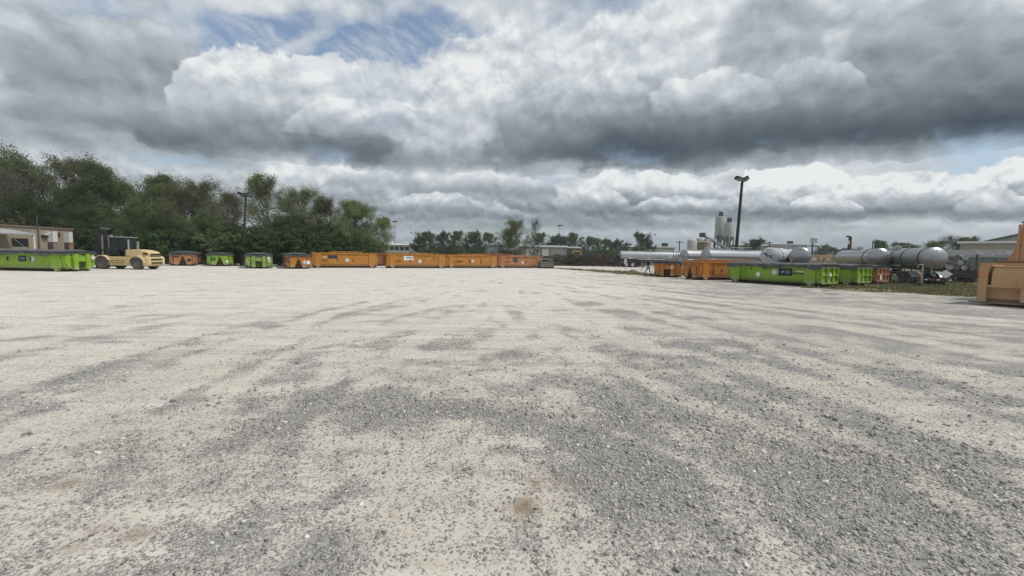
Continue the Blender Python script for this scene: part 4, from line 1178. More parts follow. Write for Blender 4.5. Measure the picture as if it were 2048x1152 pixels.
# ------------------------------------------------------------------ trees
def grow(seed, H=12.0, spread=.34, base=.12, limbs=18, leaves=24, leaf=.24, lean=.0, droop=.0, top=1.0, bare=False):
    """tapered trunk, limbs and twigs as one mesh; leaf-sized faces through the crown as another"""
    rnd = random.Random(seed); rg = np.random.default_rng(seed)
    tw = MB()
    def path(p, d, ln, n, wob, up):
        pts = [p.copy()]
        for _ in range(n):
            d = (d + Vector((rnd.gauss(0, wob), rnd.gauss(0, wob), rnd.gauss(0, wob) + up))).normalized()
            p = p + d * ln / n; pts.append(p.copy())
        return pts
    trunk = path(Vector((0, 0, -.15)), Vector((lean, 0, 1)), H * .93, 9, .09, .06)
    r0 = H * .016
    tw.tube(trunk, [r0 * (1.25 if i == 0 else 1) * (1 - i / 10) + .015 for i in range(10)], 7)
    tips = []
    for k in range(limbs):
        f = base + (.97 - base) * ((k + rnd.random()) / limbs)
        i = min(8, int(f * 9)); p = trunk[i].lerp(trunk[i + 1], f * 9 - i)
        a = k * 2.4 + rnd.gauss(0, .5)
        prof = (math.sin(math.pi * min(1, (f - base) / (1 - base) * .80 + .20)) ** .7) * (.75 + .5 * rnd.random())
        ln = H * spread * prof * (1.0 if f < .9 else .6)
        tilt = .25 + .9 * f + rnd.gauss(0, .15)
        d = Vector((math.cos(a), math.sin(a), tilt)).normalized()
        lp = path(p, d, ln, 6, .16, .05 - droop)
        rr = r0 * (1 - f) * .55 + .03
        tw.tube(lp, [rr * (1 - j / 7) + .008 for j in range(7)], 5, caps=False)
        for q in range(9):
            j = 1 + rnd.random() * 5; i2 = int(min(5, j)); p2 = lp[i2].lerp(lp[i2 + 1], min(1, j - i2))
            d2 = (d + Vector((rnd.gauss(0, .8), rnd.gauss(0, .8), rnd.gauss(.12, .55)))).normalized()
            sp_ = path(p2, d2, ln * (.28 + .35 * rnd.random()) + .25, 4, .28, .02 - droop * 1.5)
            tw.tube(sp_, [.022 + rr * .25, .017, .013, .010, .007], 3, caps=False)
            tips += [(s_, .24 + .16 * rnd.random()) for s_ in sp_[1:]]
            if bare:
                for w in range(4):
                    e = path(sp_[1 + w % 4], (d2 + Vector((rnd.gauss(0, .8), rnd.gauss(0, .8), rnd.gauss(.2, .5)))).normalized(), .5 + .6 * rnd.random(), 2, .3, .05)
                    tw.tube(e, [.012, .009, .006], 3, caps=False)
        tips.append((lp[-1], .30))
    C = np.array([t_[0][:] for t_ in tips]); S = np.array([t_[1] for t_ in tips])
    keep = rg.random(len(C)) < .82
    C, S = C[keep], S[keep]
    n = np.maximum(1, rg.poisson(leaves, len(C)))
    P = np.repeat(C, n, 0) + np.clip(rg.normal(0, 1, (n.sum(), 3)), -1.5, 1.5) * np.repeat(S, n)[:, None] * H / 12
    P = P[P[:, 2] > .3]
    m = len(P)
    sz = leaf * (.55 + .8 * rg.random(m)) * H / 12
    u = rg.normal(0, 1, (m, 3)); u /= np.linalg.norm(u, axis=1)[:, None]
    v = np.cross(u, rg.normal(0, 1, (m, 3))); v /= np.linalg.norm(v, axis=1)[:, None]
    u *= sz[:, None] * .5; v *= sz[:, None] * .28
    V = np.stack([P - u, P - v, P + u, P + v], 1).reshape(-1, 3)
    F = np.arange(4 * m).reshape(-1, 4)
    return tw, V, F

PROTO = {}
def proto(key, mat, **k):
    tw, V, F = grow(**k)
    o1 = tw.build('trunk', M_bark, None, R(60)); o2 = from_np('crown', V, F, mat)
    PROTO[key] = (o1.data, o2.data, float(np.percentile(V[:, 2], 99.3)))
    bpy.data.objects.remove(o1); bpy.data.objects.remove(o2)
proto('broad', M_leaf_dark, seed=3, spread=.36, limbs=24, leaves=52, leaf=.17)
proto('broad2', M_leaf_mid, seed=8, spread=.34, limbs=24, leaves=48, leaf=.165)
proto('olive', M_leaf_olive, seed=21, spread=.36, limbs=24, leaves=34, leaf=.14, bare=True)
proto('olive2', M_leaf_olive, seed=34, spread=.34, limbs=26, leaves=46, leaf=.145, droop=.06)
proto('spire', M_leaf_mid, seed=55, spread=.22, limbs=28, leaves=46, leaf=.15, base=.08)
proto('bare', M_leaf_bare, seed=61, spread=.36, limbs=24, leaves=14, leaf=.11, bare=True)
proto('far', M_leaf_dark, seed=77, spread=.34, limbs=20, leaves=34, leaf=.27, base=.05)
proto('far2', M_leaf_mid, seed=83, spread=.30, limbs=20, leaves=28, leaf=.26, base=.08)
proto('shrub', M_leaf_dark, seed=91, H=4.0, spread=.55, base=.02, limbs=14, leaves=44, leaf=.55)
proto('shrub2', M_leaf_olive, seed=95, H=4.0, spread=.55, base=.02, limbs=14, leaves=36, leaf=.50)
proto('brush', M_leaf_bare, seed=97, H=3.0, spread=.6, base=.02, limbs=14, leaves=12, leaf=.6, bare=True)

def tree(kind, label, px, Y, top_y, wide=1.0, group=None, cat='tree', name='tree', turn=None, z=0.0):
    tr, cr, H = PROTO[kind]
    p = gp(px, Y); h = at(px, top_y, Y).z
    t = thing(name, label, cat, p, 0, group)
    s = h / H
    rot = turn if turn is not None else random.random() * 6.28
    for nm, me in (('trunk', tr), ('crown', cr)):
        o = bpy.data.objects.new(nm if cat == 'tree' else ('stem' if nm == 'trunk' else 'foliage'), me); COL.objects.link(o); o.parent = t
        o.scale = (s * wide, s * wide, s); o.rotation_euler = (0, 0, rot)
    return t
GL = 'trees of the wood behind the left boxes'
tree('bare', 'leafless reddish brown tree at the far left edge', 22, 60, 338, 1.0, GL)
tree('broad', 'dark evergreen tree above the tan building, under the leafless one', 12, 57, 386, 1.0, GL)
tree('broad2', 'tall green tree with the highest top of the left wood', 68, 66, 303, .95, GL)
tree('olive', 'tall brownish green tree right of the highest top', 150, 68, 310, 1.0, GL)
tree('broad', 'dark tree low between the two tallest trees at left', 112, 62, 372, 1.1, GL)
tree('spire', 'narrow pointed tree above the forklift mast', 236, 66, 332, 1.0, GL)
tree('spire', 'narrow pointed tree right of the forklift, second of the pointed pair', 297, 67, 348, 1.05, GL)
tree('broad2', 'dense tree filling the gap behind the forklift cab', 262, 61, 402, 1.1, GL)
tree('olive', 'thin grey-green tree above the end-on salmon box', 352, 66, 372, .9, GL)
tree('olive', 'wide grey-branched tree above the end-on bright green box', 416, 65, 359, .95, GL)
tree('bare', 'bare branchy tree just left of the timber lamp pole', 458, 70, 398, .8, GL)
tree('olive2', 'pointed olive tree right of the timber lamp pole', 545, 64, 356, .80, GL)
tree('olive', 'rounded olive tree above the tarped end-on orange box', 612, 66, 374, 1.0, GL)
tree('broad', 'dark tree low behind the pale green box', 560, 62, 430, 1.2, GL)
tree('olive2', 'slim tree in the notch left of the drooping one', 667, 68, 398, .85, GL)
tree('olive2', 'drooping yellow-green tree at the right end of the left wood', 722, 66, 400, 1.15, GL)
tree('broad', 'dark tree low behind the first long orange box', 665, 64, 452, 1.3, GL)
tree('broad2', 'mid green tree low behind the end-on salmon box', 395, 60, 425, 1.2, GL)
tree('broad', 'dark low tree between forklift and salmon box', 320, 60, 432, 1.2, GL)
tree('broad', 'dark low tree right behind the tan building corner', 165, 60, 410, 1.1, GL)
for px, Y, ty, k, w, lab in [(200, 70, 352, 'broad2', .9, 'green tree filling the notch left of the pointed pair'), (266, 72, 366, 'broad2', 1.0, 'green tree between the two pointed trees'), (328, 71, 374, 'broad2', 1.0, 'green tree right of the pointed pair'), (384, 72, 374, 'olive2', 1.0, 'olive tree between the thin grey-green and the wide grey-branched trees'),
        (450, 74, 384, 'olive', .9, 'hazy olive tree behind the left of the timber lamp pole'), (574, 70, 392, 'olive', .8, 'olive tree between pointed and rounded olive trees'), (694, 72, 410, 'olive2', .9, 'olive tree left of the drooping yellow-green one'), (752, 70, 434, 'olive2', .9, 'small olive tree ending the left wood beside the far white building'), (105, 72, 330, 'broad2', 1.0, 'green tree joining the two tallest tops')]:
    tree(k, lab, px, Y, ty, w, GL)
tree('shrub2', 'yellow-green bush above the tan building roof at far left', 26, 58, 432, 1.0, 'bushes along the wood', 'bush', 'bush')
for px, Y, ty, k, lab in [(60, 59, 452, 'shrub', 'dark bush behind the middle of the tan building'), (190, 57, 462, 'shrub', 'dark bush left of the forklift mast'), (238, 55, 470, 'shrub', 'dark bush right behind the forklift mast'), (285, 56, 468, 'shrub', 'dark bush behind the forklift counterweight'),
        (333, 57, 462, 'shrub', 'dark bush left of the end-on salmon box'), (410, 59, 470, 'shrub', 'dark bush between salmon and bright green boxes'), (452, 58, 466, 'shrub2', 'olive bush behind the bright green end-on box'), (482, 57, 474, 'shrub', 'dark bush at the foot of the timber lamp pole'),
        (520, 56, 470, 'shrub', 'dark bush behind the pale green box'), (560, 56, 466, 'shrub', 'dark bush between pale green and tarped orange boxes'), (600, 58, 462, 'shrub', 'dark bush behind the tarped orange box'), (640, 61, 466, 'shrub', 'dark bush behind the left end of the first long orange box'),
        (690, 64, 474, 'shrub', 'dark bush behind the middle of the first long orange box'), (740, 66, 480, 'shrub2', 'olive bush under the drooping tree')]:
    tree(k, lab, px, Y, ty, 1.2, 'bushes along the wood', 'bush', 'bush')
# deep undergrowth of the wood: one tangled mass
rgu = np.random.default_rng(5)
def leaf_mass(name, n, xs, ys, hfun, size, mat, label, cat):
    x = rgu.uniform(*xs, n); y = ys(x) + rgu.uniform(0, 1, n) ** 1.3 * 9
    h = hfun(x, y)
    z = h * (1 - rgu.random(n) ** 1.5 * .98)
    P = np.stack([x, y, np.maximum(z, .05)], -1)
    u = rgu.normal(0, 1, (n, 3)); u /= np.linalg.norm(u, axis=1)[:, None]
    v = np.cross(u, rgu.normal(0, 1, (n, 3))); v /= np.linalg.norm(v, axis=1)[:, None]
    s = size * (.5 + rgu.random(n))
    u *= s[:, None] * .5; v *= s[:, None] * .3
    o = from_np(name, np.stack([P - u, P - v, P + u, P + v], 1).reshape(-1, 3), np.arange(4 * n).reshape(-1, 4), mat)
    return tag(o, label, cat, kind='stuff')
leaf_mass('undergrowth', 70000, (-95, -24), lambda x: 59.5 + (x + 95) / 80 * 9, lambda x, y: 3.6 + 4.2 * fbm(x * .22, y * .22, 5, 3), .30, M_leaf_dark, 'dark tangled undergrowth filling the foot of the left wood', 'undergrowth')
leaf_mass('weedy_brush', 16000, (6, 27), lambda x: 86 + 0 * x, lambda x, y: .9 + 1.9 * fbm(x * .3, y * .3, 9, 3), .24, M_leaf_bare, 'grey brown weeds and brush beyond the road', 'brush')
leaf_mass('distant_wood', 26000, (-62, 62), lambda x: 190 + 0 * x, lambda x, y: 2.5 + 4.2 * fbm(x * .12, y * .12, 19, 4), .75, M_leaf_dark, 'low dark wood closing the view behind the far buildings', 'wood')
GM = 'trees beyond the middle of the yard'
for px, Y, ty, k, w, lab in [(838, 150, 463, 'far', 1.2, 'dark green tree at the right end of the white windowed building'), (862, 160, 466, 'far2', 1.2, 'second tree right of the white windowed building'), (890, 158, 464, 'far', .9, 'slim dark tree above the box with the white board'),
        (918, 155, 462, 'far2', 1.0, 'tree with two dark tufts left of the blue-grey shed'), (938, 160, 463, 'far', .9, 'narrow dark tree, second left of the blue-grey shed'), (958, 162, 470, 'far', .9, 'short dark tree just left of the blue-grey shed'), (980, 165, 466, 'far2', 1.0, 'tree rising behind the blue-grey shed'),
        (1030, 96, 440, 'olive', 1.05, 'large half-bare tree between the shed and the pale doors'), (1012, 100, 455, 'olive2', .9, 'olive tree beside the large half-bare one, on its left'), (1064, 104, 438, 'bare', .6, 'forked bare tree right of the large half-bare one'),
        (1082, 170, 466, 'far2', 1.0, 'tree above the left end of the pale building'), (1104, 175, 470, 'far', 1.1, 'round dark tree left of the second high mast lamp'), (1128, 172, 472, 'far', 1.1, 'round dark tree right of the second high mast lamp'), (1150, 176, 466, 'far2', 1.0, 'taller pale tree above the lean-to'),
        (1172, 165, 474, 'far2', 1.0, 'thin tree just right of the lean-to'), (1193, 168, 476, 'far2', .9, 'thin tree, second right of the lean-to'), (1216, 160, 478, 'far', 1.0, 'dark tree left of the broadside tank trailer top'), (1236, 158, 480, 'far', 1.0, 'dark tree above the left end of the broadside tank trailer'), (1256, 166, 486, 'far', 1.1, 'low dark tree above the broadside tank trailer'),
        (1293, 140, 466, 'far', 1.05, 'single dense dark tree above the broadside tank trailer'), (1500, 120, 478, 'far', 1.0, 'dark lopsided tree right of the leaning lamp pole'), (1578, 190, 492, 'far2', 1.6, 'green tree left of the straight end-on tank head'), (1636, 200, 490, 'far', 1.2, 'dark tree under the tall pole sign'), (1660, 205, 494, 'far', 1.5, 'low dark tree right of the tall pole sign'), (1688, 205, 496, 'far', 1.3, 'low dark tree left of the leaning wooden pole'), (1708, 200, 498, 'far', 1.3, 'low dark tree right of the leaning wooden pole'),
        (1758, 90, 481, 'far2', .75, 'small round tree above the polished tank trailer head'), (1798, 95, 486, 'far2', 1.3, 'low green tree left of the nearest tank trailer top'), (1822, 96, 489, 'far2', 1.2, 'low green tree above the barrel of the nearest tank trailer'), (1852, 96, 487, 'far2', .9, 'small tree just left of the grey thicket'),
        (1880, 90, 480, 'olive', 1.3, 'olive tree left in the thicket by the beige building'), (1908, 92, 470, 'bare', 1.1, 'grey bare tree above the corner of the beige building'), (1936, 92, 474, 'far2', 1.2, 'dark green tree behind the beige building fascia')]:
    tree(k, lab, px, Y, ty, w, GM)
for px, Y, ty, k, lab in [(1112, 84, 512, 'brush', 'brown brush right of the grey skid tank'), (1135, 88, 507, 'brush', 'brown brush in front of the pale roller doors'), (1160, 86, 512, 'brush', 'brown brush in front of the yellow excavator'), (1185, 90, 505, 'brush', 'brown brush left of the low loader arm'), (1210, 92, 510, 'brush', 'brown brush left of the broadside tank trailer'), (1228, 96, 500, 'shrub2', 'olive bush touching the rear of the broadside tank trailer'),
        (1002, 105, 500, 'shrub2', 'olive bush below the large half-bare tree'), (855, 130, 500, 'shrub', 'dark bush right of the white windowed building'), (905, 132, 500, 'shrub', 'dark bush above the white-board box'), (945, 135, 498, 'shrub', 'dark bush left of the blue-grey shed wall')]:
    tree(k, lab, px, Y, ty, 1.3, 'bushes beyond the road', 'bush', 'bush')

# ------------------------------------------------------------------ poles and lamps
def lamp_pole(label, base, lean, H, r, mat, heads, name='light_pole', group='yard light poles'):
    t = thing(name, label, 'light pole', base, 0, group)
    top = Vector((lean[0], lean[1], H))
    MB().tube([(0, 0, -.2), top * .5, top], [r, r * .85, r * .7], 12).build('pole', mat, t, R(50))
    a = Vector((1, .15, 0)).normalized()
    MB().bar(top - a * .62 - Vector((0, 0, .25)), top + a * .62 - Vector((0, 0, .25)), .11).build('crossarm', M_lamp, t)
    for dx_, yaw, pitch, sc, *tilt in heads:
        h = bpy.data.objects.new('floodlight', None); COL.objects.link(h); h.parent = t; h.empty_display_size = .1
        h.location = top + a * dx_ + Vector((0, 0, -.02)); h.rotation_euler = (pitch, tilt[0] if tilt else 0, yaw); h.scale = (sc, sc, sc)
        MB().prism([(-.34, y, z) for y, z in ((-.30, -.10), (.30, -.16), (.34, .04), (.16, .20), (-.22, .16))], (.68, 0, 0)).build('housing', M_lamp, h, bevel=.03)
        MB().prism([(-.30, y, z) for y, z in ((-.305, -.112), (.295, -.172))] + [(.30, y, z) for y, z in ((.295, -.172), (-.305, -.112))], (0, -.004, -.02)).build('lens', M_lens, h)
        MB().bar((0, 0, -.3), (0, 0, -.05), .06).build('bracket', M_lamp, h)
    return t
pb = gp(1468, 58)
pt = at(1485, 357, 58)
lamp_pole('leaning dark light pole with twin floodlights rising behind the amber box', pb, (pt.x - pb.x, 0, 0), pt.z, .24, plain('dark_pole', (.030, .026, .026), .7), ((-.50, .4, .15, 1.3, .22), (.42, -.5, -.1, 1.3, -.45)))
pb = gp(485, 54)
pt = at(492, 388, 54)
lamp_pole('brown timber light pole with three floodlights before the left wood', pb, (pt.x - pb.x, 0, 0), pt.z, .16, plain('dark_timber', (.042, .032, .027), .9), ((-.62, .5, .2, 1.05, .3), (.02, 0, 0, .8), (.62, -.5, -.2, 1.05, -.3)))
def mast_lamp(label, px, Y, ty):
    p = gp(px, Y); h = at(px, ty, Y).z
    t = thing('high_mast_lamp', label, 'light mast', p, 0, 'high mast lamps on the far road')
    MB().tube([(0, 0, 0), (0, 0, h)], [.30, .14], 8).build('mast', M_galv, t, R(50))
    MB().lathe([(.2, h - .2), (1.0, h), (1.0, h + .25), (.2, h + .4)], 'z', 12).build('lamp_ring', M_iron, t)
    for k in range(6):
        a = k * math.pi / 3
        MB().box(1.1 * math.cos(a) - .2, 1.1 * math.cos(a) + .2, 1.1 * math.sin(a) - .2, 1.1 * math.sin(a) + .2, h - .3, h + .02).build('luminaire', M_iron, t)
mast_lamp('thin high mast lamp above the white windowed building', 790, 210, 443)
mast_lamp('thin high mast lamp above the trees behind the pale building', 1118, 240, 451)
def utility_pole(label, px, Y, ty, arms=1, r=.16):
    p = gp(px, Y); h = at(px, ty, Y).z
    t = thing('utility_pole', label, 'utility pole', p, R(20), 'wooden utility poles')
    MB().tube([(0, 0, -.2), (0, 0, h)], [r, r * .7], 8).build('pole', M_wood, t, R(50))
    for k in range(arms):
        MB().box(-1.1, 1.1, -.17, -.06 - r * .3, h - .6 - k * .9, h - .45 - k * .9).build('crossarm', M_wood, t)
        for x in (-1, -.4, .4, 1): MB().lathe([(.03, 0), (.06, .05), (.05, .16), (.02, .18)], 'z', 8, (x, -.12, h - .448 - k * .9)).build('insulator', M_iron, t)
    return t
utility_pole('utility pole left of the single dense dark tree', 1275, 120, 472, 1)
utility_pole('utility pole left of the concrete plant tanks', 1357, 110, 481, 1)
utility_pole('utility pole with crossarm above the white tank trailer', 1536, 130, 482, 2)
utility_pole('plain pole above the polished tank trailer, left of the small round tree', 1741, 80, 481, 0, .12)
utility_pole('short pole in front of the tan building', 80, 44.5, 431, 0, .07)
# leaning wooden pole with lamp
p = gp(1695, 62); h = at(1693, 473, 62).z
t = thing('wooden_post', 'thick wooden pole with a lamp and vine right of the lumber piles', 'pole', p, 0)
MB().tube([(0, 0, 0), (.0, 0, h)], [.26, .2], 10).build('pole', M_wood, t, R(50))
MB().box(-.55, -.05, -.15, .15, h - .1, h + .1).build('lamp_head', M_lamp, t, bevel=.03)
MB().box(-.4, -.2, -.25, -.1, h - 1.1, h - .6).build('meter_box', M_offwhite, t)
# pole sign
p = gp(1622, 130); z1, z0 = at(1622, 476, 130).z, at(1622, 486, 130).z
t = thing('pole_sign', 'tall grey pole sign with stacked panels beyond the tank heads', 'sign', p, R(8))
MB().tube([(0, 0, 0), (0, 0, z1)], .22, 8).build('pole', M_iron, t, R(50))
for k in range(4): MB().box(-1.2 + 1.22 * (k % 2), -.02 + 1.22 * (k % 2), -.4, -.222, z0 + (z1 - z0) * .5 * (k // 2) + .02, z0 + (z1 - z0) * .5 * (k // 2) + .72).build('panel', M_signgrey, t)
MB().box(-1.5, 1.5, -.45, -.222, z0 - 1.1, z0 - .75).build('lower_panel', M_iron, t)

# ------------------------------------------------------------------ buildings
def tan_building():
    t = thing('tan_building', 'tan metal building with an open porch at the far left edge', 'building', (-55.4, 40, 0), 0)
    Yl = lambda px: 55.4 * FPX / (1024 - px) - 40
    L, H = Yl(148.5), 4.15
    MB().box(-14, 0, -6, L, 0, H).build('wall', M_tanwall, t)
    MB().box(-14.2, .14, -6.2, L + .15, H + .003, H + .15).build('roof_edge', plain('rust_trim', (.20, .145, .105), .7), t, bevel=.02)
    def panel(nm, p0, p1, z0, z1, mat, d=.06, par=None): return MB().box(.003, d, Yl(p0), Yl(p1), z0, z1).build(nm, mat, par or t)
    w = panel('window', 24, 58, 1.95, 2.85, M_darkglass, .04)
    MB().bar((.05, Yl(30), 2.75), (.05, Yl(48), 1.98), .06).build('window_diagonal', M_galv, t)  # pale diagonal strip across the dark pane
    for a, b in ((22, 24), (58, 60)): panel('window_frame', a, b, 1.9, 2.95, plain('frame_tan', (.27, .21, .16), .7), .08)
    panel('window_frame', 24, 58, 2.853, 2.95, plain('frame_tan', (.27, .21, .16), .7), .08)
    for a, b, c, d in ((97, 106.5, 107.5, 116.5), (130, 138.5, 139.5, 147)):
        panel('grey_panel', a, b, 2.55, 3.75, M_greywall, .05); panel('white_panel', c, d, 2.55, 3.85, M_offwhite, .06)
        panel('door', a, b, .0, 2.48, plain('door_dark', (.045, .038, .035), .7), .05); panel('door', c, d, .0, 2.48, plain('door_brown', (.22, .15, .11), .7), .05)
        panel('transom', c, d, 2.485, 2.545, M_iron, .08)
    k = panel('floodlight', 84, 92, 3.35, 3.55, M_offwhite, .5); panel('floodlight', 91, 98, 3.62, 3.78, M_offwhite, .4); panel('wall_box', 86, 96, 3.05, 3.2, M_iron, .25)
    panel('down_pipe', 79.5, 82, 0, H - .02, plain('pipe_brown', (.24, .17, .12), .7), .12); panel('vent', 119, 121.5, 3.2, 3.7, M_iron, .12)
    # porch
    MB().prism([(.0, -6, 3.72), (3.4, -6, 3.20), (3.4, -6, 3.34), (.0, -6, 3.86)], (0, 6 + Yl(14), 0)).build('porch_roof', M_roofgrey, t)
    for y in (Yl(14) - .2, Yl(14) - 4.5): MB().box(3.2, 3.36, y - .08, y + .08, 0, 3.22).build('porch_post', M_offwhite, t)
    MB().box(.06, 3.2, -6, Yl(14) - .4, .0, 1.0).build('porch_wall', M_iron, t)
    return t
tan_building()
def shed(name, label, px0, px1, Y, ty, depth, wall, roof_mat, yaw=0, gable=0.0, cat='building'):
    a, b = gp(px0, Y), gp(px1, Y); h = at((px0 + px1) / 2, ty, Y).z; w = b.x - a.x
    t = thing(name, label, cat, ((a.x + b.x) / 2, Y, 0), yaw)
    MB().box(-w / 2, w / 2, 0, depth, 0, h).build('wall', wall, t)
    if gable:
        MB().prism([(-w / 2 - .3, -.3, h + .003), (w / 2 + .3, -.3, h + .003), (w / 2 + .3, -.3, h + .2), (0, -.3, h + gable), (-w / 2 - .3, -.3, h + .2)], (0, depth + .6, 0)).build('roof', roof_mat, t)
    else:
        MB().prism([(-w / 2 - .3, -.4, h + .003), (-w / 2 - .3, depth + .3, h + .06), (-w / 2 - .3, depth / 2, h + .1 + depth * .07), (-w / 2 - .3, -.4, h + .22)][::1], (w + .6, 0, 0)).build('roof', roof_mat, t)
    return t, w, h
t, w, h = shed('windowed_building', 'long white building with a row of square windows far behind the boxes', 735, 850, 172, 490.5, 10, M_palewall, plain('pale_roof', (.50, .50, .49), .6))
for px in (762, 773, 783.5, 793.5, 804, 814):
    x = gp(px, 172).x - t.location.x
    f = MB().box(x - .75, x + .75, -.06, -.003, h - 1.9, h - .6).build('window', M_iron, t)
    MB().box(x - .62, x + .62, -.09, -.062, h - 1.8, h - .7).build('pane', M_darkglass, f)
for px in (775, 812):
    x = gp(px, 172).x - t.location.x
    MB().box(x - 1.3, x + 1.3, 3, 4.2, h + .7, h + 1.6).build('roof_light', M_white, t)
t, w, h = shed('grey_shed', 'small blue-grey metal shed behind the salmon box', 975, 1004, 140, 490, 6, M_bluewall, M_roofgrey, R(12), .7)
t, w, h = shed('workshop_building', 'pale metal workshop with two white roller doors', 1040, 1134, 125, 495, 9, M_palewall, M_roofgrey, R(-4))
for a, b in ((1051, 1067), (1083, 1098)):
    x0, x1 = gp(a, 125).x - t.location.x, gp(b, 125).x - t.location.x
    d = MB().box(x0, x1, -.07, -.003, .05, h - .55).build('roller_door', M_white, t)
    MB().box(x0 - .22, x0 - .01, -.10, -.003, 0, h - .4).build('door_frame', M_iron, t); MB().box(x1 + .01, x1 + .22, -.10, -.003, 0, h - .4).build('door_frame', M_iron, t)
    for k in range(4): MB().box(x0, x1, -.085, -.072, .5 + k * .5, .53 + k * .5).build('door_slat', M_signgrey, d)
MB().box(gp(1074, 125).x - t.location.x - .3, gp(1074, 125).x - t.location.x + .3, -.06, -.003, h - 1.2, h - .7).build('window', M_darkglass, t)
t, w, h = shed('lean_to', 'brown open lean-to at the right end of the pale workshop', 1134, 1160, 124, 497, 7, M_brownwall, M_roofgrey)
for px0, px1, Y, ty, mt, lab in [(1262, 1300, 150, 495, M_palewall, 'low pale building behind the broadside tank trailer'), (1305, 1348, 140, 496, M_offwhite, 'low white building right of the single dense dark tree'), (1470, 1545, 165, 492, M_greywall, 'long grey-roofed building right of the leaning lamp pole'), (1545, 1612, 172, 490, M_greywall, 'grey-roofed hall behind the end-on tank head')]:
    t, w, h = shed('low_building', lab, px0, px1, Y, ty, 10, mt, M_roofgrey)
    for k in range(3): MB().box(-w * .3 + k * w * .3 - .5, -w * .3 + k * w * .3 + .5, -.06, -.003, 1.0, 2.4).build('window', M_darkglass, t)
    MB().box(w * .1, w * .1 + 1.6, 3, 4.4, h + .4, h + 1.7).build('roof_unit', M_iron, t)
# right-hand halls
a = gp(1911, 60); h = at(1911, 487, 60).z
t = thing('beige_hall', 'beige metal hall with a white fascia behind the dump trailer', 'building', a, R(-48))
MB().box(0, 30, 0, 14, 0, h).build('wall', M_beigewall, t)
MB().box(-.15, 30.2, -.22, 14.1, h + .003, h + .30).build('fascia', M_white, t)
MB().box(-.08, .12, -.10, -.003, 0, h).build('corner_trim', plain('green_trim', (.02, .06, .045), .6), t)
for x0 in (3.5, 9.5): MB().box(x0, x0 + 4, -.07, -.003, 0, h - 1.5).build('roller_door', M_offwhite, t)
MB().box(7.9, 8.9, -.07, -.003, 0, 2.1).build('door', M_iron, t)
a = gp(1958, 78); h = at(1958, 485, 78).z
t = thing('grey_hall', 'larger grey hall with a sloping roof behind the beige one', 'building', a, R(-46))
wd = 34.0
MB().prism([(0, 0, 0), (wd, 0, 0), (wd, 0, h), (wd / 2, 0, h + 5.2), (0, 0, h)], (0, 18, 0)).build('wall', M_greywall, t)
for s in (0, 1):
    x0, x1 = (-.5, wd / 2) if s == 0 else (wd + .5, wd / 2)
    MB().prism([(x0, -.5, h - .12), (x1, -.5, h + 5.22), (x1, -.5, h + 5.42), (x0, -.5, h + .1)], (0, 19, 0)).build('roof', plain('dark_roof', (.09, .10, .11), .6), t)

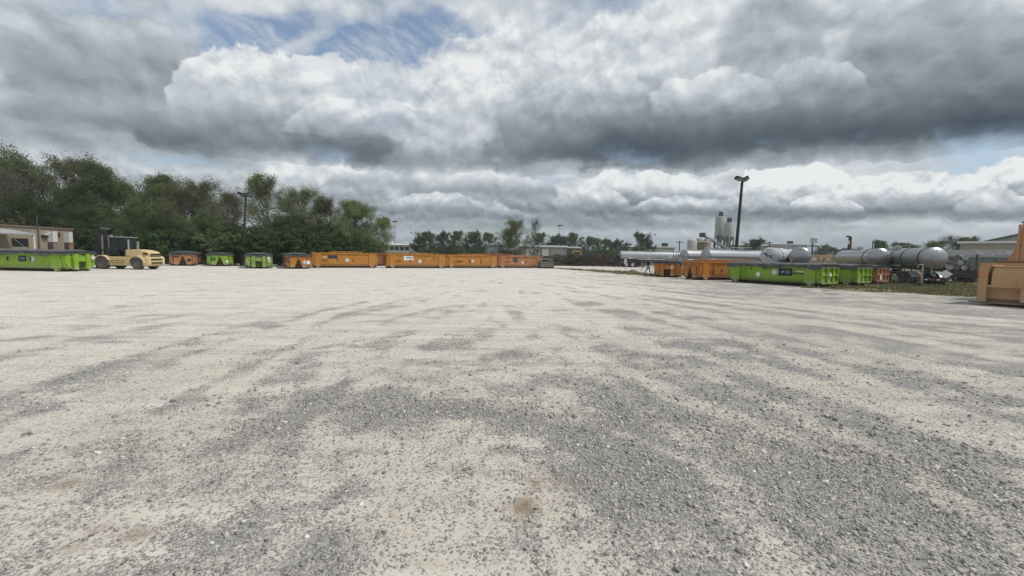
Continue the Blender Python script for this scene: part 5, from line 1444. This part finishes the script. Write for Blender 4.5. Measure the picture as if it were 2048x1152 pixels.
# ------------------------------------------------------------------ concrete plant
def plant():
    def silo(label, px, Y, ytop, ybot, d):
        p = gp(px, Y); z1, z0 = at(px, ytop, Y).z, at(px, ybot, Y).z
        t = thing('cement_silo', label, 'silo', p, 0, 'silos of the concrete plant')
        S = plain('silo_white', (.36, .36, .35), .6, var=.18, scale=.8)
        r = d / 2
        MB().lathe([(r, z0), (r, z1), (r * .92, z1 + .25), (.2, z1 + .5)], 'z', 28).build('shell', S, t, R(40))
        MB().lathe([(.35, z0 - 2.6), (r, z0 - .004)], 'z', 28).build('cone', M_galv, t, R(40))
        for k in range(4):
            a = math.pi / 4 + k * math.pi / 2
            MB().bar((r * .95 * math.cos(a), r * .95 * math.sin(a), 0), (r * .95 * math.cos(a), r * .95 * math.sin(a), z0 + .5), .22).build('leg', M_iron, t)
        MB().box(-.5, .5, -.5, .5, z1 + .3, z1 + 1.9).build('dust_filter', M_iron, t, bevel=.05)
        for k in range(10):
            a = k * math.pi / 5
            MB().bar((r * .96 * math.cos(a), r * .96 * math.sin(a), z1), (r * .96 * math.cos(a), r * .96 * math.sin(a), z1 + 1.1), .05).build('rail_post', M_galv, t)
        MB().lathe([(r * .95, z1 + 1.08), (r * .98, z1 + 1.08), (r * .98, z1 + 1.13), (r * .95, z1 + 1.13)], 'z', 20, ring=True).build('guard_rail', M_galv, t)
        k = MB()
        for e in (-.2, .2): k.bar((r + .25, e, 1), (r + .25, e, z1 + .8), .06)
        for q in range(18): k.bar((r + .25, -.2, 1.2 + q * (z1 - 1) / 18), (r + .25, .2, 1.2 + q * (z1 - 1) / 18), .04)
        k.build('ladder', M_galv, t)
        return t
    silo('taller white cement silo, left of the pair', 1436.5, 140, 435.5, 471, 3.15)
    silo('shorter white cement silo, right of the pair', 1454, 136, 448, 474, 3.0)
    # conveyor
    a, b = at(1406, 471, 133), at(1458, 499, 133)
    t = thing('conveyor', 'inclined grey conveyor climbing left below the silos', 'conveyor', (a.x, 133, 0))
    A, B = Vector((0, 0, a.z)), Vector((b.x - a.x, 0, b.z))
    for s in (-.5, .5): MB().bar(A + Vector((0, s, 0)), B + Vector((0, s, 0)), .12, .6).build('truss', M_galv, t)
    MB().bar(A + Vector((0, 0, .2)), B + Vector((0, 0, .2)), .8, .06).build('belt', M_iron, t)
    MB().box(-.9, .5, -.7, .7, a.z - .5, a.z + .8).build('head_box', M_iron, t, bevel=.05)
    for f in (.15, .45, .75):
        P = A.lerp(B, f)
        for s in (-.5, .5): MB().bar((P.x, s, 0), (P.x, s, P.z - .3), .14).build('leg', M_iron, t)
    t = thing('batch_hopper', 'grey batching hopper frame under the silos', 'hopper', gp(1443, 134))
    MB().prism([(-2.2, -1.5, 5.4), (2.2, -1.5, 5.4), (1.2, -1.5, 3.6), (-1.2, -1.5, 3.6)], (0, 3, 0)).build('bin', M_galv, t)
    for x in (-2.1, 2.1):
        for y in (-1.4, 1.4): MB().bar((x, y, 0), (x, y, 5.4), .2).build('leg', M_iron, t)
    for q in range(3): MB().bar((-2.1, -1.45, 1 + q * 1.2), (2.1, -1.45, 2 + q * 1.2), .1).build('brace', M_iron, t)
    for px, Y, y0, r, mt, lab in [(1382, 128, 477.5, 1.35, M_palewall, 'ribbed grey tank at the left of the concrete plant'), (1396, 131, 477, 1.25, M_tanwall, 'tan tank, second of the concrete plant row'), (1411, 133, 478, 1.2, M_tanwall, 'tan tank, third of the concrete plant row')]:
        p = gp(px, Y); z1 = at(px, y0, Y).z
        t = thing('storage_tank', lab, 'tank', p, 0, 'tanks of the concrete plant')
        MB().lathe([(r, 0), (r, z1 - .6), (r * .8, z1 - .2), (r * .3, z1)], 'z', 24).build('shell', mt, t, R(40))
        for q in range(4): MB().lathe([(r + .002, 2 + q * 1.2), (r + .05, 2.03 + q * 1.2), (r + .002, 2.06 + q * 1.2)], 'z', 24).build('hoop', M_galv, t)
    p = gp(1404, 124); z1 = at(1404, 483, 124).z
    t = thing('water_tank', 'open brown tank with a pale rim before the concrete plant', 'tank', p)
    MB().lathe([(1.5, 0), (1.5, z1 - .25), (1.56, z1 - .25), (1.56, z1), (1.35, z1), (1.35, z1 - .4), (.1, z1 - .4)], 'z', 24).build('shell', plain('brown_tank', (.20, .16, .10), .7), t, R(40))
    MB().lathe([(1.57, z1 - .2), (1.62, z1 - .2), (1.62, z1 + .03), (1.57, z1 + .03)], 'z', 24, ring=True).build('rim', M_white, t)
plant()

# ------------------------------------------------------------------ lumber piles
for q, (px, Y, n, hgt, lab) in enumerate([(1630, 62, 7, 5, 'stack of tan timbers right of the straight end-on tank head'), (1655, 64, 7, 6, 'middle stack of tan timbers with pale boards on it'), (1680, 62, 6, 5, 'stack of tan timbers beside the thick wooden pole')]):
    t = thing('timber_stack', lab, 'lumber', gp(px, Y), R(-8 + q * 6), 'timber stacks beyond the green box')
    rnd = random.Random(q)
    Wd = plain('timber_%d' % q, ((.42, .31, .17), (.46, .36, .22), (.38, .29, .17))[q], .85, var=.3)
    for r in range(hgt):
        for k in range(n):
            x = (k - n / 2) * .34 + rnd.uniform(-.02, .02)
            MB().box(x - .155, x + .155, -2 + rnd.uniform(-.2, .2), 2, .1 + r * .46, .1 + r * .46 + .41).build('timber', Wd if rnd.random() < .8 else M_offwhite, t)
    for y in (-1.4, 1.4): MB().box(-n * .18, n * .18, y - .06, y + .06, .0, .098).build('bearer', M_wood, t)

# ------------------------------------------------------------------ excavator, loader arm, skid tank
c = gp(1150, 100)
t = thing('excavator', 'small yellow excavator half hidden in the brush', 'excavator', c, R(0))
MB().box(-3.0, -1.0, -1, 1, .8, 1.5).build('house', M_iron, t, bevel=.1)
MB().box(-1.6, -.6, -.9, .1, 1.3, 2.3).build('cab', M_darkglass, t, bevel=.08)
for s in (-1, 1): MB().box(-3.3, .2, s * .95 - .25, s * .95 + .25, 0, .8).build('track', M_iron, t, bevel=.2)
MB().bar((-.9, .4, 1.6), (-.3, .4, 3.4), .3, .4).build('boom', M_mach, t); MB().bar((-.3, .4, 3.4), (1.3, .4, 3.1), .28, .36).build('boom', M_mach, t)
MB().bar((1.3, .4, 3.2), (1.5, .4, 1.7), .24, .28).build('stick', M_mach, t)
MB().prism([(1.2, .05, 1.75), (1.75, .05, 1.7), (1.8, .05, 1.0), (1.3, .05, .9), (1.0, .05, 1.2)], (0, .7, 0)).build('bucket', M_mach, t)
c = gp(1190, 104)
t = thing('loader_arm', 'low dull orange lifting boom resting in the brush right of the excavator', 'boom', c)
MB().bar((-1.8, 0, 1.5), (1.5, 0, 2.3), .3, .35).build('boom', plain('faded_orange', (.32, .19, .11), .7), t)
MB().box(-2.4, -1.2, -.7, .7, 0, 1.5).build('base', M_iron, t, bevel=.08); MB().bar((1.3, 0, 2.2), (1.3, 0, .0), .18).build('prop', M_iron, t)
c = gp(1093, 67)
t = thing('skid_tank', 'small grey-green skid tank with pipework right of the salmon box', 'tank', c, R(10))
SG = plain('greygreen_steel', (.12, .125, .105), .7, var=.3)
MB().box(-1.15, 1.05, -.7, .7, .18, 1.05).build('tank', SG, t, bevel=.08)
for s in (-1, 1): MB().box(-1.3, 1.2, s * .55 - .07, s * .55 + .07, .0, .178).build('skid', M_iron, t)
MB().tube([(-.9, -.4, 1.04), (-.9, -.4, 1.45), (.3, -.4, 1.45), (.3, -.4, 1.04)], .045, 8).build('pipe', M_galv, t, R(50))
MB().box(.35, .95, -.4, .4, 1.052, 1.5).build('pump', SG, t, bevel=.05); MB().lathe([(.2, 1.05), (.2, 1.2), (.02, 1.22)], 'z', 14, (-.3, .2, 0)).build('hatch', M_iron, t)
MB().tube([(-1.15, 0, .6), (-1.55, 0, .55), (-1.55, 0, .05)], .05, 8).build('drain_pipe', M_galv, t, R(50))

# ------------------------------------------------------------------ sign posts, fence, person
for px, Y, lab, plate in [(1250, 57, 'thin sign post with a grey plate, left of the walking person', True), (1283, 55, 'plain thin fence post just left of the walking person', False)]:
    t = thing('sign_post' if plate else 'fence_post', lab, 'post', gp(px, Y))
    MB().tube([(0, 0, -.1), (0, 0, 1.75)], .03, 8).build('post', M_galv, t, R(50))
    MB().lathe([(.035, 1.75), (.04, 1.77), (.01, 1.80)], 'z', 8).build('cap', M_galv, t)
    if plate:
        MB().box(-.17, .17, -.05, -.035, 1.05, 1.72).build('plate', M_offwhite, t)
f0, f1 = gp(1695, 38.5), gp(1930, 34.6)
t = thing('wire_fence', 'single-rail wire fence in front of the tank trailers', 'fence', f0, math.atan2(f1.y - f0.y, f1.x - f0.x))
FL = (f1 - f0).length
MB().tube([(0, 0, 1.72), (FL, 0, 1.72)], .018, 6).build('top_rail', M_iron, t)
for z in (.5, 1.1): MB().tube([(0, 0, z), (FL, 0, z)], .006, 4).build('wire', M_galv, t)
for k in range(5): MB().tube([(FL * k / 4, 0, -.1), (FL * k / 4, 0, 1.76)], .028, 8).build('post', M_iron, t, R(50))

def person():
    p = gp(1296, 55.5)
    t = thing('person', 'person in dark navy work clothes and pale cap striding beside the tarped box', 'person', p, R(0))
    # joints: walking to the right (+x), near leg back
    J = dict(pelvis=(0, 0, .93), waist=(.01, 0, 1.12), chest=(.04, 0, 1.34), neck=(.06, 0, 1.50), chin=(.075, 0, 1.57), head=(.08, 0, 1.68), crown=(.075, 0, 1.76),
             hipL=(-.01, .10, .90), kneeL=(.20, .10, .50), ankL=(.27, .10, .09), toeL=(.45, .10, .04), hipR=(-.01, -.10, .90), kneeR=(-.12, -.10, .50), ankR=(-.40, -.10, .15), toeR=(-.27, -.10, .04),
             shL=(.04, .19, 1.43), elL=(-.12, .25, 1.18), wrL=(-.06, .26, .95), paL=(-.03, .26, .88), shR=(.04, -.19, 1.43), elR=(.10, -.25, 1.17), wrR=(.28, -.22, 1.02), paR=(.34, -.21, .98))
    Rd = dict(pelvis=.155, waist=.14, chest=.165, neck=.062, chin=.075, head=.098, crown=.07, hipL=.10, kneeL=.068, ankL=.048, toeL=.04, hipR=.10, kneeR=.068, ankR=.048, toeR=.04, shL=.075, elL=.05, wrL=.036, paL=.038, shR=.075, elR=.05, wrR=.036, paR=.038)
    Ed = [('pelvis', 'waist'), ('waist', 'chest'), ('chest', 'neck'), ('neck', 'chin'), ('chin', 'head'), ('head', 'crown')]
    for s in 'LR': Ed += [('pelvis', 'hip' + s), ('hip' + s, 'knee' + s), ('knee' + s, 'ank' + s), ('ank' + s, 'toe' + s), ('chest', 'sh' + s), ('sh' + s, 'el' + s), ('el' + s, 'wr' + s), ('wr' + s, 'pa' + s)]
    for s in 'LR':
        a = Vector(J['pa' + s]); d = (a - Vector(J['wr' + s])).normalized(); sd = Vector((0, 0, 1)).cross(d).normalized() if abs(d.z) < .9 else Vector((1, 0, 0))
        for k, (off, ln) in enumerate(((-.03, .062), (-.01, .075), (.01, .072), (.03, .058))):
            n1, n2 = 'f%s%da' % (s, k), 'f%s%db' % (s, k)
            J[n1] = tuple(a + sd * off + d * .035); J[n2] = tuple(a + sd * off * 1.1 + d * (.035 + ln) + Vector((0, 0, -.015)))
            Rd[n1], Rd[n2] = .011, .008; Ed += [('pa' + s, n1), (n1, n2)]
        n1 = 'th' + s; J[n1] = tuple(Vector(J['wr' + s]).lerp(a, .4) + sd * .055 + d * .02); Rd[n1] = .010; Ed.append(('pa' + s, n1))
    names = list(J); ix = {n: i for i, n in enumerate(names)}
    me = bpy.data.meshes.new('body'); me.from_pydata([J[n] for n in names], [(ix[a], ix[b]) for a, b in Ed], []); me.update()
    o = bpy.data.objects.new('body', me); COL.objects.link(o)
    sk = o.modifiers.new('skin', 'SKIN'); sk.use_smooth_shade = True
    for n, v in zip(names, me.skin_vertices[0].data):
        v.radius = (Rd[n] * 1.2, 1.2 * Rd[n] * (1.25 if n in ('chest', 'pelvis', 'waist') else 1)); v.use_root = n == 'pelvis'
    o.modifiers.new('sub', 'SUBSURF').render_levels = 2; o.modifiers['sub'].levels = 2
    me2 = bpy.data.meshes.new_from_object(o.evaluated_get(bpy.context.evaluated_depsgraph_get()))
    bpy.data.objects.remove(o)
    navy = plain('navy_cloth', (.014, .018, .034), .9, var=.3); skin = plain('skin', (.36, .20, .13), .6); boot = plain('boot', (.03, .022, .016), .8)
    b = link('body', me2, navy, t, 4)
    me2.materials.append(skin); me2.materials.append(boot)
    for pl in me2.polygons:
        c = pl.center
        if c.z > 1.50 or (abs(c.y) > .17 and (c.z < .96 and c.x < 0 and c.z > .7 or c.x > .28 and c.z < 1.06 and c.z > .8)): pl.material_index = 1
        elif c.z < .13: pl.material_index = 2
    cap = MB(); cap.lathe([(.112, 1.69), (.112, 1.74), (.095, 1.79), (.05, 1.82), (.01, 1.828)], 'z', 16, (.075, 0, 0)); cap.prism([(.15, -.07, 1.70), (.26, -.05, 1.69), (.26, .05, 1.69), (.15, .07, 1.70)], (0, 0, .012))
    cap.build('cap', M_offwhite, t, R(40))
    for s in (-1, 1): MB().lathe([(.004, -.006), (.012, 0), (.004, .006)], 'x', 8, (.172, s * .034, 1.665)).build('eye', M_white, t)
    MB().prism([(.165, -.014, 1.615), (.165, .014, 1.615), (.165, 0, 1.66)], (.035, 0, -.004)).build('nose', skin, t)
    MB().box(.158, .170, -.026, .026, 1.585, 1.592).build('mouth', plain('lips', (.25, .10, .08), .6), t)
    MB().lathe([(.092, 1.585), (.107, 1.62), (.109, 1.69)], 'z', 14, (.062, 0, 0)).build('hair', M_iron, t, R(40))
    for s in (-1, 1): MB().lathe([(.006, -.02), (.022, 0), (.006, .02)], 'y', 8, (.07, s * .105, 1.65)).build('ear', skin, t)
person()

# ------------------------------------------------------------------ grass tufts at the yard's edge
rgg = np.random.default_rng(17)
def tufts(n, box, polys, hgt):
    x = rgg.uniform(box[0], box[1], n); y = rgg.uniform(box[2], box[3], n)
    ok = np.zeros(n, bool)
    wb = (fbm(x * .5, y * .5, 81, 3) - .5) * 3.0
    for p in polys: ok |= in_poly(x + wb * .6, y + wb, p)
    ok &= fbm(x * .6, y * .6, 33, 3) > .36
    x, y = x[ok], y[ok]; n = len(x)
    a = rgg.random(n) * 6.28; h = hgt * (.4 + rgg.random(n)); w = .035 + .03 * rgg.random(n)
    ca, sa = np.cos(a), np.sin(a); lx, ly = rgg.normal(0, .35, n) * h, rgg.normal(0, .35, n) * h
    V = np.stack([np.stack([x - ca * w, y - sa * w, np.full(n, .0)], -1), np.stack([x + ca * w, y + sa * w, np.full(n, .0)], -1), np.stack([x + lx, y + ly, h], -1)], 1).reshape(-1, 3)
    return V, np.arange(3 * n).reshape(-1, 3)
V1, F1 = tufts(60000, (20, 62, 24, 60), [GRASS[0]], .16)
V2, F2 = tufts(30000, (4, 32, 40, 92), [GRASS[1]], .15)
g1 = from_np('grass', np.concatenate([V1, V2]), np.concatenate([F1, F2 + len(V1)]), M_grass)
tag(g1, 'short dry grass along the edge of the gravel yard', 'grass', kind='stuff')
# small dirt mound by the posts
mx, my = np.meshgrid(np.linspace(-1.6, 1.6, 25), np.linspace(-1, 1, 17))
mz = .38 * np.exp(-(mx / .8) ** 2 - (my / .5) ** 2) * (1 + .5 * (fbm(mx * 3, my * 3, 3, 3) - .5)) - .03
mi = np.arange(25 * 17).reshape(17, 25)
mo = from_np('dirt_mound', np.stack([mx, my, mz], -1).reshape(-1, 3), np.stack([mi[:-1, :-1], mi[:-1, 1:], mi[1:, 1:], mi[1:, :-1]], -1).reshape(-1, 4), plain('dark_soil', (.10, .09, .05), .95, var=.4), smooth=True)
mo.location = gp(1266, 54.5); tag(mo, 'low grassy dirt mound between the two thin posts', 'mound', kind='thing')
for q, (px, py, w) in enumerate([(1657, 582, .55), (1662, 588, .5)]):
    p = ground_at(px, py)
    o = MB().prism([(-w, -.12, .0), (w * .8, -.16, .0), (w, .1, .0), (-.2 * w, .18, .0)], (0, 0, .06)).build('concrete_slab', M_conc, None, bevel=.015)
    o.location = p; o.rotation_euler = (0, 0, R(15 * q)); tag(o, ('pale broken slab lying before the half-hidden green box' if q == 0 else 'lower pale broken slab on the gravel, second before the half-hidden green box'), 'slab', 'broken slabs', 'thing')

# ------------------------------------------------------------------ air: thin even haze over the whole plain
def haze():
    m = bpy.data.materials.new('haze_air'); m.use_nodes = True
    nt = m.node_tree; nt.nodes.remove(nt.nodes['Principled BSDF'])
    v = nt.nodes.new('ShaderNodeVolumePrincipled')
    v.inputs['Color'].default_value = (.84, .89, .93, 1); v.inputs['Density'].default_value = HAZE; v.inputs['Anisotropy'].default_value = .2
    nt.links.new(v.outputs[0], nt.nodes['Material Output'].inputs['Volume'])
    o = MB().box(-4400, 4400, -600, 4400, -1.2, 24).build('haze', m)
    tag(o, kind='stuff')
HAZE = .00045
haze()
